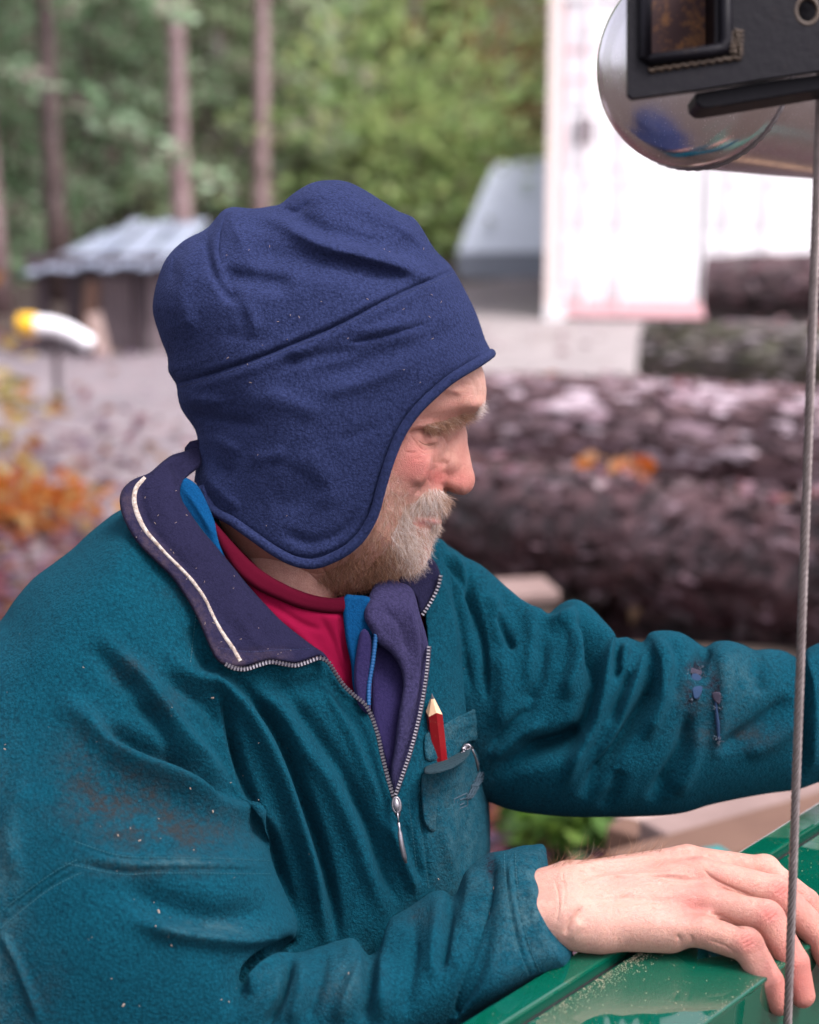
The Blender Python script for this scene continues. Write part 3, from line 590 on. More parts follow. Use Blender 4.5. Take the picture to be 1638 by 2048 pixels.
P_T, P_S, P_F, P_C, P_R = Pillow(TORSO, TZ, 235, 85), Pillow(SLEEVE, SZ, 205, 120), Pillow(FORE, FZ, 118, 95), Pillow(CUFF, CZ, 112, 46, step=8), Pillow(FAR, FRZ, 118, 120)
def cut_floor(X2, Y2):
    g = poly_sd(X2, Y2, OPEN).astype(np.float32); return g
def build_jacket():
    st = 4.0; parts = []
    # near half: trunk, shoulder, sleeve, cuff
    ax, X2, Y2, Z = grid_axes(-268, 1152, 976, 2300, -560, 492, st)
    for p in (P_T, P_S, P_F, P_C): p.prep(X2, Y2)
    P_T.t[:] = 235
    f = P_T.ev(Z); g = cut_floor(X2, Y2)[..., None]
    f = np.maximum(f, np.minimum(g, Z - (P_T.zc + P_T.t - 150)[..., None]))
    s = P_S.ev(Z)
    k = np.clip(60 - (Y2 - 1380) * .32, 6, 60).astype(np.float32)[..., None]
    f = smin(f, s, k); del s
    a = P_F.ev(Z); f = smin(f, a, 7); a = P_C.ev(Z); f = smin(f, a, 3.5); del a
    V, Q = surface_nets(f, (ax[0][0], ax[1][0], ax[2][0]), st); del f
    V = relax(V, Q, 2, .5); N = vnormals(V, Q)
    H = 1.8 * strokes(V, N, JS) + 1.4 * strokes(V, N, JF[-6:])
    nn = np.random.default_rng(5); R_ = []
    for _ in range(34):
        x = nn.uniform(0, 980); y = nn.uniform(1120, 2040); a = nn.normal(1.0, .45); L = nn.uniform(50, 150)
        R_.append(([(x, y), (x + L * .5 * math.cos(a) + nn.normal(0, 6), y + L * .5 * math.sin(a)), (x + L * math.cos(a), y + L * math.sin(a))], nn.uniform(10, 24), nn.normal(0, 1.3), 'g'))
    H += strokes(V, N, R_)
    V = V + N * (H * np.clip(N[:, 2] * 1.5, 0, 1))[:, None]
    V = relax(V, Q, 1, .3)
    # far sleeve
    ax, X2, Y2, Z = grid_axes(812, 1968, 1066, 1650, -370, -10, st); P_R.prep(X2, Y2); f = P_R.ev(Z)
    V2, Q2 = surface_nets(f, (ax[0][0], ax[1][0], ax[2][0]), st); V2 = relax(V2, Q2, 2, .5); N2 = vnormals(V2, Q2)
    V2 = V2 + N2 * (1.8 * strokes(V2, N2, JF) * np.clip(N2[:, 2] * 1.5, 0, 1))[:, None]; V2 = relax(V2, Q2, 1, .3)
    return np.vstack([V, V2]), np.vstack([Q, Q2 + len(V)]), len(V)
jV, jQ, jn = build_jacket()
nearp = (np.arange(len(jV)) < jn) * 1.0
JM = fleece('teal_fleece', (.0005, .011, .020), (.0028, .060, .092), 400, bumpd=.0019, dirt=[('grime', (.019, .023, .026), 1.0), ('fade', (.045, .098, .115), 1.0), ('black', (.012, .008, .014), 1.3)], sheen=.1)
jme = np_mesh('jacket', q2w(jV), jQ)
grime = (gblob(jV, 240, 1600, 120, 75, .95) + gblob(jV, 380, 1660, 120, 45, .8) + gblob(jV, 170, 1500, 60, 60, .4) + gblob(jV, 260, 1340, 40, 30, .5) + gblob(jV, 340, 1400, 40, 30, .35) + gblob(jV, 1470, 1470, 90, 30, .7) + gblob(jV, 1390, 1400, 40, 50, .5) + gblob(jV, 840, 1830, 30, 26, .5) + gblob(jV, 300, 1740, 120, 16, .5) + gblob(jV, 660, 2000, 26, 50, .5) + gblob(jV, 60, 1980, 60, 90, .35) + gblob(jV, 370, 1180, 40, 26, .3))
fade = (gblob(jV, 1060, 1820, 70, 120, .6) + gblob(jV, 920, 1640, 55, 160, .45) + gblob(jV, 0, 1850, 40, 300, .4) + gblob(jV, 320, 1725, 120, 12, .5) + gblob(jV, 1460, 1360, 70, 60, .35) + gblob(jV, 420, 1860, 80, 20, .4) + gblob(jV, 700, 1960, 40, 60, .3) + gblob(jV, 560, 1980, 60, 60, .15))
black = gblob(jV, 1392, 1336, 24, 9, .9) + gblob(jV, 1382, 1395, 12, 34, .8) + gblob(jV, 1434, 1425, 8, 60, .8) + gblob(jV, 1420, 1375, 22, 18, .6) + gblob(jV, 983, 1730, 9, 26, .95) + gblob(jV, 978, 1712, 7, 7, .8) + gblob(jV, 1398, 1330, 16, 12, .7) + gblob(jV, 1424, 1380, 10, 34, .6)
for nm, vv in (('grime', grime), ('fade', fade), ('black', black)): set_attr(jme, nm, np.clip(vv, 0, 1))
jacket = link('jacket', jme, JM, person)
jac_bvh = BVHTree.FromPolygons([tuple(v) for v in q2w(jV)], [tuple(map(int, q)) for q in jQ])
def on_jacket(px, py, lift): 
    p, n = cast(jac_bvh, px, py, 0.0); return p + TO * lift * KP, n
def jz(px, py): 
    p, n = cast(jac_bvh, px, py, 0.0); return (float(w2q(p)[2]) if p is not None else 0.0)

def rel(C): return [(x, y, jz(x, y) + l) for x, y, l in C]
def pillow_part(name, outline, front, T, R, m, parent, st=3.0, S=None, noise=0, closed=True, step=8, attrs=None):
    P = Pillow(outline, front, T, R, closed_spline=closed, step=step); o = P.o
    zs = [c[2] for c in front] if isinstance(front, list) else [front]; tm = max(t[2] for t in T) if isinstance(T, list) else T
    x0, y0 = o[:, :2].min(0) - 2 * st; x1, y1 = o[:, :2].max(0) + 2 * st
    X2g, Y2g = np.meshgrid(np.linspace(x0, x1, 30), np.linspace(y0, y1, 30), indexing='ij'); P.prep(X2g, Y2g); ins = P.d > -5
    z0, z1 = (P.zc - P.t)[ins].min() - 3 * st, (P.zc + P.t)[ins].max() + 3 * st
    ax, X2, Y2, Z = grid_axes(x0, x1, y0, y1, z0, z1, st); P.prep(X2, Y2); f = P.ev(Z)
    V, Q = surface_nets(f, (ax[0][0], ax[1][0], ax[2][0]), st); V = relax(V, Q, 1, .5); N = vnormals(V, Q)
    if S: V = V + N * (strokes(V, N, S) * np.clip(N[:, 2] * 1.5, 0, 1))[:, None]
    me = np_mesh(name, q2w(V), Q)
    for a in (attrs or []): set_attr(me, a[0], np.clip(a[1](V), 0, 1))
    return link(name, me, m, parent), V, Q
NAVY = fleece('navy_collar_fleece', (.006, .006, .018), (.017, .016, .043), 560, dirt=[('wornf', (.045, .032, .044), .8)], bumpd=.0007, sheen=.06)
PURP = fleece('purple_lining_fleece', (.013, .012, .036), (.042, .037, .092), 440, sheen=.1, bumpd=.0014)
BLUE = fleece('blue_inner_fleece', (.001, .026, .085), (.003, .060, .165), 600, bumpd=.0006, sheen=.05)
NVIN = fleece('dark_placket_lining', (.012, .010, .045), (.028, .022, .075), 500, bumpd=.0006)
RED = mat('red_cotton', (.30, .004, .035), .9); t = NT(RED)
w1 = t.noise(1400, 2, .5); t.l(t.mix(t.noise(25, 3), (.13, .001, .018), (.20, .003, .030)), t.p.inputs['Base Color']); t.l(t.bump(w1, .0004, .5), t.p.inputs['Normal'])
t.p.inputs['Specular IOR Level'].default_value = .08
RIB = mat('maroon_rib_cotton', (.055, .001, .009), .95); RIB.node_tree.nodes['Principled BSDF'].inputs['Specular IOR Level'].default_value = .08; t = NT(RIB); t.l(t.bump(t.noise(1300, 2), .0005, .6), t.p.inputs['Normal'])

# ------------------------------------------------------------------ layers at the neck
SH = [(405,1030),(425,1036),(440,1052),(470,1088),(540,1150),(620,1188),(700,1200),(790,1170),(858,1150),(858,1400),(800,1640),(700,1520),(600,1380),(500,1270),(410,1150)]
pillow_part('shirt', SH, [(420,1060,150),(500,1180,150),(560,1180,150),(640,1260,125),(700,1230,95),(700,1360,70),(770,1560,20),(840,1250,-30),(840,1400,-40),(350,1100,170)], 120, 40, RED, person,
            S=[([(560,1230),(620,1290),(680,1370)], 10, 5, 'g'), ([(640,1230),(670,1290),(690,1360)], 8, -6, 'g'), ([(690,1215),(684,1260),(700,1330)], 7, -8, 'g'), ([(520,1190),(600,1245),(650,1262)], 7, -4, 'g')])
pillow_part('shirt_neckband', [(424,1040),(440,1056),(470,1090),(510,1130),(560,1163),(620,1188),(670,1196),(700,1190),(704,1215),(688,1226),(650,1226),(600,1217),(555,1199),(512,1178),(475,1147),(448,1108),(430,1072)],
    [(430,1050,146),(500,1140,166),(470,1120,160),(560,1180,164),(620,1205,146),(680,1212,112),(540,1165,168),(640,1192,138)], 16, 13, RIB, person, st=2.2)
pillow_part('blue_undercollar', [(352,955),(372,955),(396,972),(414,1005),(430,1045),(440,1085),(452,1115),(470,1150),(440,1150),(395,1085),(350,1020)], [(370,970,118),(400,1020,142),(440,1090,158),(470,1150,160),(352,1030,120),(400,1120,140),(400,950,110)], 16, 14, BLUE, person, S=[([(366,975),(395,1015),(430,1075)], 6, 4, 'g')])
pillow_part('blue_undercollar', [(686,1196),(706,1190),(745,1198),(752,1240),(745,1330),(738,1420),(722,1412),(706,1375),(702,1330),(690,1270)], [(690,1210,110),(745,1210,92),(700,1300,106),(745,1330,92),(720,1410,100)], 14, 10, BLUE, person, st=2.4)
pillow_part('placket_lining', [(722,1262),(736,1262),(745,1300),(742,1400),(737,1428),(716,1408),(708,1360),(712,1310)], [(712,1280,120),(740,1280,112),(712,1390,112),(738,1400,104)], 12, 8, NVIN, person, st=2.2)
pillow_part('placket_lining', [(740,1230),(800,1240),(850,1260),(846,1400),(812,1530),(790,1585),(762,1500),(744,1430),(742,1330)], [(760,1280,52),(830,1300,30),(800,1450,55),(790,1560,58)], 14, 10, NVIN, person, st=3)
pillow_part('fleece_lining', [(736,1196),(756,1160),(784,1140),(812,1150),(830,1190),(839,1225),(850,1262),(857,1296),(853,1350),(839,1430),(820,1508),(796,1582),(783,1580),(781,1540),(788,1500),(797,1430),(806,1372),(800,1335),(780,1305),(757,1288),(742,1262),(728,1232)],
            [(750,1235,118),(770,1150,40),(812,1150,30),(800,1215,96),(835,1260,74),(780,1290,106),(820,1340,84),(845,1340,40),(820,1440,80),(798,1540,84)], 26, 20, PURP, person, st=2.4,
            S=[([(800,1196),(822,1230),(832,1290),(834,1360),(822,1440)], 9, 8, 'g'), ([(760,1210),(800,1250),(815,1310)], 9, -6, 'g'), ([(838,1240),(846,1300),(838,1380),(815,1480)], 5, -7, 'g')])
pillow_part('collar', [(828,1128),(846,1112),(858,1110),(872,1126),(881,1150),(876,1176),(864,1200),(848,1224),(838,1226),(832,1200),(816,1178),(796,1160)], [(850,1130,16),(870,1160,-8),(845,1200,18),(815,1165,40)], 14, 9, NAVY, person, st=2.4, attrs=[('wornf', lambda V: gblob(V, 850, 1140, 10, 10, .0))])
COLL = [(394,893),(370,902),(346,909),(330,919),(317,930),(298,946),(270,957),(254,968),(243,982),(239,1000),(242,1022),(249,1042),(264,1070),(283,1095),(312,1124),(342,1153),(364,1184),(383,1214),(400,1248),(413,1280),(428,1312),(438,1324),(449,1331),(468,1335),(493,1333),(518,1326),(542,1321),(566,1324),(591,1327),(616,1320),(640,1313),(660,1326),(648,1306),(628,1293),(595,1268),(561,1240),(532,1210),(503,1178),(478,1148),(454,1119),(430,1090),(405,1061),(383,1030),(364,1000),(360,980),(366,962),(384,946),(402,930),(404,900)]
CLZ = [(394,905,40),(330,935,110),(262,985,150),(300,1020,172),(350,970,140),(290,1090,218),(380,1080,196),(360,1190,236),(450,1180,196),(420,1270,246),(500,1250,205),(455,1320,246),(560,1310,200),(640,1305,162),(560,1250,172),(610,1285,160),(370,1010,160)]
collar, cV, cQ = pillow_part('collar', COLL, CLZ, 13, 9, NAVY, person, st=2.4, step=7,
    S=[([(302,950),(320,1000),(350,1050),(400,1110),(440,1160),(500,1230),(560,1280)], 26, 5, 'g'), ([(300,935),(282,985),(296,1040),(345,1105),(392,1155)], 9, -4, 'g'), ([(430,1292),(500,1300),(560,1296),(628,1300)], 4, -3, 's'),
       ([(340,925),(362,950),(356,985)], 12, -10, 'g'), ([(470,1230),(520,1290),(560,1318)], 12, 4, 'g'), ([(410,1200),(470,1270),(480,1320)], 16, -4, 'g')],
    attrs=[('wornf', lambda V: np.clip(1 - line_dist(V[:, 0], V[:, 1], [(254,985),(262,1050),(330,1130),(385,1200),(415,1280),(450,1325),(560,1322)])[0] / 34, 0, 1) * .75)])
col_bvh = BVHTree.FromPolygons([tuple(v) for v in q2w(cV)], [tuple(map(int, q)) for q in cQ])
def ribbon(name, pts, widths, bvh, m, parent, lift=2.0, n=90, thick=1.6):
    P = spline(pts, n=n); T_ = np.gradient(P, axis=0); T_ /= np.linalg.norm(T_, axis=1, keepdims=True); Nn = np.stack([-T_[:, 1], T_[:, 0]], -1)
    w = np.interp(np.linspace(0, 1, n), np.linspace(0, 1, len(widths)), widths); rows = []
    zc = []
    for p in P:
        h, nn_ = cast(bvh, p[0], p[1]); zc.append(w2q(h)[2] if h is not None else np.nan)
    zc = np.array(zc); ok = ~np.isnan(zc); zc = np.interp(np.arange(n), np.arange(n)[ok], zc[ok])
    for k, (a, l) in enumerate(((-1, -1.0), (-.8, lift), (0, lift + thick), (.8, lift), (1, -1.0))):
        rows.append(np.column_stack([P + Nn * (w * a / 2)[:, None], zc + l]))
    V = np.stack(rows, 1).reshape(-1, 3); F_ = [(i * 5 + j, i * 5 + j + 1, (i + 1) * 5 + j + 1, (i + 1) * 5 + j) for i in range(n - 1) for j in range(4)]
    return link(name, np_mesh(name, q2w(V), F_), m, parent)
CREAM = mat('cream_piping', (.52, .46, .38), .9); t = NT(CREAM); t.l(t.mix(t.ramp(t.noise(300, 5, .7), [(.4, (0, 0, 0)), (.62, (1,) * 3)]), (.42, .38, .34), (.22, .16, .13)), t.p.inputs['Base Color']); t.l(t.bump(t.noise(1500), .0006, .8), t.p.inputs['Normal'])
ribbon('piping', [(291,955),(273,975),(268,1000),(275,1030),(290,1060),(312,1086),(334,1110),(358,1134),(381,1158),(398,1180),(412,1202),(424,1228),(436,1252),(450,1275),(466,1298),(480,1322)], [9,10,11,9,7,8,8,7,8,10,9], col_bvh, CREAM, collar, lift=1.5)
ribbon('piping', [(862,1122),(868,1136),(873,1150),(872,1160)], [5,8,5], BVHTree.FromPolygons([tuple(v) for v in q2w(cV)], [tuple(map(int, q)) for q in cQ]), CREAM, collar) if False else None
# collar going round behind the neck
bk = spline([(394,905,30),(402,912,-60),(450,935,-150),(560,985,-190),(700,1050,-170),(800,1110,-90),(846,1140,0)], n=50)
V_, F_ = tube(q2w(bk), 26 * KP, 10); link('collar_back', np_mesh('collar_back', V_, F_), NAVY, person)

# ------------------------------------------------------------------ zips
METAL = mat('dull_zip_metal', (.36, .33, .36), .38, Metallic=.85); t = NT(METAL); t.l(t.mix(t.noise(700, 3), (.13, .12, .14), (.36, .34, .36)), t.p.inputs['Base Color'])
TAPE = mat('zip_tape', (.022, .018, .035), .9)
def zipper(path, zf, lift, side=1, parent=None, name='zipper', pitch=6.4, size=4.2):
    P = spline(path, step=4); s = np.concatenate([[0], np.cumsum(np.linalg.norm(np.diff(P, axis=0), axis=1))]); n = int(s[-1] / pitch)
    t_ = np.linspace(0, s[-1], n); Q = np.stack([np.interp(t_, s, P[:, k]) for k in range(2)], -1)
    z = np.array([zf(x, y) for x, y in Q]); z = np.convolve(np.pad(z, 3, mode='edge'), np.ones(7) / 7, 'valid') + lift
    Q3 = np.column_stack([Q, z]); W3 = q2w(Q3)
    T_ = np.gradient(W3, axis=0); T_ /= np.linalg.norm(T_, axis=1, keepdims=True)
    V_, F_ = tube(W3 - TO * 1.5 * KP, 3.6 * KP, 6); tp = link('zip_tape', np_mesh('zip_tape', V_, F_), TAPE, parent)
    mb = MB()
    for i in range(n):
        b = np.cross(TO, T_[i]); b /= np.linalg.norm(b); c = W3[i] + TO * 1.6 * KP + b * side * 1.2 * KP
        hx, hy, hz = T_[i] * pitch * .30 * KP, b * size * KP, TO * 2.6 * KP; v = []
        for sx, sy, sz in ((-1, -1, -1), (1, -1, -1), (1, 1, -1), (-1, 1, -1), (-.7, -.8, 1), (.7, -.8, 1), (.7, .6, 1), (-.7, .6, 1)): v.append(c + hx * sx + hy * sy + hz * sz)
        mb.add(v, [(0, 3, 2, 1), (4, 5, 6, 7), (0, 1, 5, 4), (1, 2, 6, 5), (2, 3, 7, 6), (3, 0, 4, 7)])
    z_ = mb.build(name, METAL, parent); tag(z_, kind='stuff'); return Q3
czf = lambda x, y: (w2q(cast(col_bvh, x, y)[0])[2] if cast(col_bvh, x, y)[0] is not None else np.nan)
ZL1 = [(452,1330),(470,1338),(493,1339),(518,1331),(542,1325),(566,1329),(591,1332),(616,1325),(638,1317),(652,1322)]
zzL = rbf([(452,1330,240),(493,1339,232),(542,1325,214),(591,1332,190),(640,1317,166),(659,1329,156),(688,1373,132),(727,1407,112),(747,1446,104),(762,1505,100),(774,1554,96),(786,1593,96),(600,1400,170)], np.array([0.]), np.array([0.]))
def zleft(x, y): return float(rbf([(452,1330,244),(493,1339,236),(542,1325,216),(591,1332,190),(640,1317,168),(659,1329,158),(688,1373,130),(727,1407,112),(747,1446,106),(762,1505,102),(774,1554,98),(786,1593,96),(600,1400,170)], np.array([float(x)]), np.array([float(y)]))[0])
def zright(x, y): return float(rbf([(859,1292,36),(854,1349,50),(840,1432,66),(820,1510,84),(793,1588,98),(846,1230,8),(880,1150,-10),(900,1400,0)], np.array([float(x)]), np.array([float(y)]))[0])
zipper(ZL1 + [(659,1329),(672,1350),(688,1373),(708,1392),(727,1407),(739,1426),(747,1446),(756,1475),(762,1505),(768,1530),(774,1554),(781,1578),(787,1596)], zleft, 8, 1, jacket)
zipper([(859,1294),(857,1320),(854,1349),(848,1390),(840,1432),(831,1470),(820,1510),(807,1548),(793,1588)], zright, 8, -1, jacket)
zipper([(880,1152),(876,1172),(867,1192),(857,1210),(845,1228)], lambda x, y: 12 - (x - 845) * .5, 4, 1, jacket)
ZB = mat('blue_nylon_zip', (.004, .07, .20), .5)
P_ = spline([(752,1268,112),(746,1320,108),(738,1370,106),(737,1410,106)], n=60); V_, F_ = tube(q2w(P_), 4.4 * KP * (1 + .25 * np.sin(np.arange(60) * 2.4)), 6); link('inner_zip', np_mesh('inner_zip', V_, F_), ZB, person)

def ring_loop(mb, c, u, v, ru, rv, r, n=20):
    th = np.linspace(0, 2 * np.pi, n, endpoint=False); P = c + np.outer(np.cos(th) * ru, u) + np.outer(np.sin(th) * rv, v)
    V_, F_ = tube(P, r, 6, closed=True); mb.add(V_, F_)
# slider and puller of the front zip
zs = 112
sl = MB(); c0 = q2w((792, 1600, zs)); ax1 = q2w((796, 1640, zs)) - c0; ax1 /= np.linalg.norm(ax1); ax2 = np.cross(TO, ax1)
ring_loop(sl, q2w((793, 1610, zs + 3)), ax1, ax2, 15 * KP, 7.5 * KP, 2.6 * KP); sl.tube([q2w((791, 1594, zs - 2)), q2w((793, 1612, zs + 1)), q2w((796, 1632, zs - 2))], np.array([7, 8, 5]) * KP, 8)
slider = sl.build('zip_slider', METAL, jacket, smooth=True)
pl = MB(); ring_loop(pl, q2w((796, 1634, zs + 8)), ax1, TO, 9 * KP, 6 * KP, 1.8 * KP)
pp = [(797,1645,zs+9),(799,1658,zs+8),(800,1668,zs+9),(803,1690,zs+9),(808,1712,zs+7),(812,1726,zs+5)]
V_, F_ = tube(q2w(pp), np.array([3, 2.2, 4.6, 5.2, 5.2, 2.6]) * KP, 8); pl.add(V_, F_)
pl.build('zip_puller', METAL, slider, smooth=True)

# ------------------------------------------------------------------ chest pocket
o, kV, kQ = pillow_part('chest_pocket', [(845,1549),(870,1541),(893,1534),(912,1526),(926,1512),(934,1494),(946,1496),(956,1510),(962,1540),(960,1575),(944,1602),(925,1622),(900,1660),(872,1668),(850,1650),(843,1600)],
    rel([(850,1560,9),(875,1550,17),(890,1550,20),(915,1535,16),(940,1505,16),(955,1550,7),(930,1610,3),(870,1655,2),(900,1600,7)]), 12, 8, JM, jacket, st=2.4, S=[([(852,1560),(880,1552),(912,1540),(934,1520)], 3, -4, 's'), ([(850,1582),(890,1572),(930,1560)], 8, 4, 'g'), ([(880,1600),(930,1580)], 10, -4, 'g')],
    attrs=[('grime', lambda V: .3 + 0 * V[:, 0]), ('fade', lambda V: .28 + 0 * V[:, 0]), ('black', lambda V: 0 * V[:, 0])])
pkb = BVHTree.FromPolygons([tuple(v) for v in q2w(kV)], [tuple(map(int, q)) for q in kQ])
pillow_part('pocket_welt', [(850,1470),(880,1452),(905,1438),(935,1424),(956,1416),(962,1440),(964,1470),(950,1482),(936,1484),(905,1510),(880,1520),(852,1520)], rel([(860,1480,4),(900,1465,5),(950,1430,5),(950,1475,7),(880,1510,6)]), 10, 8, JM, jacket, st=2.4,
    S=[([(900,1446),(930,1434),(957,1426)], 3, -3, 's'), ([(900,1462),(930,1450),(960,1444)], 6, 2, 'g')], attrs=[('grime', lambda V: .1 + 0 * V[:, 0]), ('fade', lambda V: .4 + 0 * V[:, 0]), ('black', lambda V: 0 * V[:, 0])])
DARK = mat('pocket_dark_cloth', (.006, .03, .042), .95)
pillow_part('pocket_inside', [(846,1545),(856,1524),(880,1512),(906,1505),(932,1480),(944,1488),(940,1510),(910,1535),(870,1548)], rel([(860,1530,4),(900,1515,4),(935,1495,5)]), 8, 6, DARK, jacket, st=2.4)
zipper([(893,1530),(906,1526),(916,1518),(924,1508),(930,1497)], lambda x, y: jz(x, y) + 13, 4, 1, jacket, pitch=4.6, size=3.2)
sl = MB(); ring_loop(sl, q2w((934,1494,jz(934,1494)+22)), RX, UP, 7 * KP, 5 * KP, 2.2 * KP); sl.tube(q2w([(925,1498,jz(925,1498)+22),(934,1492,jz(934,1492)+24),(944,1496,jz(944,1496)+22)]), 3.4 * KP, 6)
ps = sl.build('zip_slider', METAL, jacket, smooth=True)
pl = MB(); pl.tube(q2w([(944,1498,jz(944,1498)+24),(950,1512,jz(950,1512)+24),(955,1528,jz(955,1528)+22),(956,1542,jz(956,1542)+20)]), np.array([1.8, 2.2, 3.2, 2.2]) * KP, 6); pl.build('zip_puller', METAL, ps, smooth=True)
THR = mat('grey_embroidery', (.035, .065, .09), .8)
em = MB()   # worn embroidery: a small square and a slanted band of stitches
for i in range(46):
    a = i / 45; x = 963 - 26 * a + rng.normal(0, 1.2); y = 1548 + 52 * a + rng.normal(0, 1)
    for k in range(3):
        xx = x - 7 + k * 5; h, n_ = cast(pkb, xx, y)
        if h is None: h, n_ = cast(jac_bvh, xx, y)
        if h is not None: em.tube([h + TO * .5 * KP, h + TO * 2.4 * KP + (RX * 3 + UP * 2.5) * KP, h + TO * .5 * KP + (RX * 6 + UP * 4) * KP], .9 * KP, 4)
for (x0, y0, x1, y1) in ((908,1598,908,1622),(908,1598,934,1586),(934,1586,935,1610),(908,1622,935,1610),(914,1602,914,1616),(920,1600,928,1596),(920,1610,928,1606)):
    pts = []
    for a in np.linspace(0, 1, 9):
        x, y = x0 + (x1 - x0) * a, y0 + (y1 - y0) * a; h, n_ = cast(pkb, x, y)
        if h is None: h, n_ = cast(jac_bvh, x, y)
        pts.append(h + TO * 1.2 * KP)
    em.tube(pts, 1.3 * KP, 4)
tag(em.build('pocket_embroidery', THR, jacket), kind='stuff')

TBL = mat('torn_navy_lining', (.002, .020, .060), .9)
def jpatch(name, pts, m, lift=4.0, T=6, R=3, st=1.6):
    c = np.mean([p[:2] for p in pts], 0); fr = [(x, y, jz(x, y) + lift) for x, y in pts] + [(c[0], c[1], jz(*c) + lift)]
    return pillow_part(name, pts, fr, T, R, m, jacket, st=st, step=4)
jpatch('torn_hole', [(1381,1350),(1392,1346),(1404,1356),(1406,1376),(1398,1396),(1388,1398),(1383,1378)], TBL)
jpatch('torn_hole', [(1374,1332),(1392,1338),(1408,1344),(1402,1352),(1388,1348),(1378,1346)], TAPE, st=1.6)
jpatch('torn_hole', [(1428,1392),(1434,1392),(1436,1420),(1440,1450),(1440,1478),(1434,1482),(1431,1450),(1429,1420)], TBL, st=1.6)
jpatch('torn_hole', [(1424,1386),(1440,1384),(1442,1396),(1438,1410),(1426,1400)], TAPE, st=1.6)
fr = MB()
for _ in range(90):
    x, y = random.choice([(1381,1345),(1404,1350),(1386,1398),(1434,1392),(1438,1480),(1440,1420),(1400,1335)]); x += random.gauss(0, 5); y += random.gauss(0, 5)
    h, n_ = cast(jac_bvh, x, y)
    if h is None: continue
    a = random.uniform(0, 6.28); d = (RX * math.cos(a) + UP * math.sin(a)) * random.uniform(2, 6) * KP; fr.tube([h, h + TO * 4 * KP + d * .5, h + TO * 3 * KP + d], .6 * KP, 3)
tag(fr.build('frayed_threads', mat('dull_thread', (.06, .075, .10), .9), jacket), kind='stuff')
# lint and sawdust specks caught in the fleece
sp = MB()
for _ in range(55):
    if random.random() < .6: x, y = random.uniform(10, 980), random.uniform(1150, 2040)
    else: x, y = random.gauss(350, 140), random.gauss(1740, 90)
    h, n_ = cast(jac_bvh, x, y)
    if h is None: continue
    s = abs(random.gauss(0, 1)) ** 1.5 * .4 + .3; a = random.uniform(0, 3.14); d = (RX * math.cos(a) + UP * math.sin(a)) * s * 1.6 * KP
    sp.tube([h + n_ * 1.2 * KP - d, h + n_ * 2 * KP, h + n_ * 1.2 * KP + d], s * .8 * KP, 4)
SPK = mat('pale_sawdust', (.30, .23, .19), .9); tag(sp.build('sawdust_specks', SPK, jacket), kind='stuff')

# rows of stitches along the seams
def stitches(name, paths, bvh, m, parent, pitch=6.5, r=.8):
    mb = MB()
    for path in paths:
        P = spline(path, step=4); s_ = np.concatenate([[0], np.cumsum(np.linalg.norm(np.diff(P, axis=0), axis=1))]); t_ = np.arange(0, s_[-1] - pitch, pitch); Q = lambda t: (np.interp(t, s_, P[:, 0]), np.interp(t, s_, P[:, 1]))
        for t in t_:
            a, na = cast(bvh, *Q(t)); b, nb = cast(bvh, *Q(t + pitch * .62))
            if a is None or b is None or np.linalg.norm(a - b) > .01: continue
            mb.tube([a - na * .3 * KP, (a + b) / 2 + na * 1.0 * KP, b - nb * .3 * KP], r * KP, 4, cap=False)
    return tag(mb.build(name, m, parent), kind='stuff')
TST = mat('teal_thread', (.005, .062, .085), .6)
stitches('seam_stitches', [[(150,1683),(240,1711),(330,1715),(440,1717),(545,1722)], [(130,1726),(240,1748),(330,1746),(550,1748)], [(0,1858),(60,1808),(110,1772),(170,1742)], [(0,1824),(60,1778),(110,1743),(160,1716)],
    [(1008,1708),(1011,1760),(1018,1820),(1034,1890),(1058,1955)], [(1030,1706),(1034,1760),(1042,1820),(1058,1890),(1082,1950)], [(838,1560),(842,1640),(848,1700),(858,1780)], [(816,1600),(824,1660),(834,1740)], [(392,1230),(386,1280),(380,1330)]], jac_bvh, TST, jacket)
hat_bvh = BVHTree.FromPolygons([tuple(v) for v in q2w(tV)], [tuple(map(int, q)) for q in tQ])
NST = mat('navy_thread', (.016, .024, .07), .6)
stitches('seam_stitches', [[(906,547),(870,564),(829,581),(763,612),(676,658),(588,695),(500,730),(412,759),(356,775)]], hat_bvh, NST, hat, 7, .7)
stitches('seam_stitches', [[(436,1296),(500,1304),(560,1300),(622,1298)]], col_bvh, NST, collar, 6, .7)
for bv, pr, bx_, cn in ((hat_bvh, hat, (380, 900, 480, 1080), 34), (col_bvh, collar, (270, 600, 960, 1310), 60)):
    lm_ = MB()
    for _ in range(cn):
        x, y = random.uniform(bx_[0], bx_[1]), random.uniform(bx_[2], bx_[3]); h, n_ = cast(bv, x, y)
        if h is None: continue
        a = random.uniform(0, 3.14); s = random.uniform(.4, 1.3); d = (RX * math.cos(a) + UP * math.sin(a)) * s * 2 * KP; lm_.tube([h + n_ * KP - d, h + n_ * 1.8 * KP, h + n_ * KP + d], .4 * KP, 4)
    tag(lm_.build('lint', SPK, pr), kind='stuff')

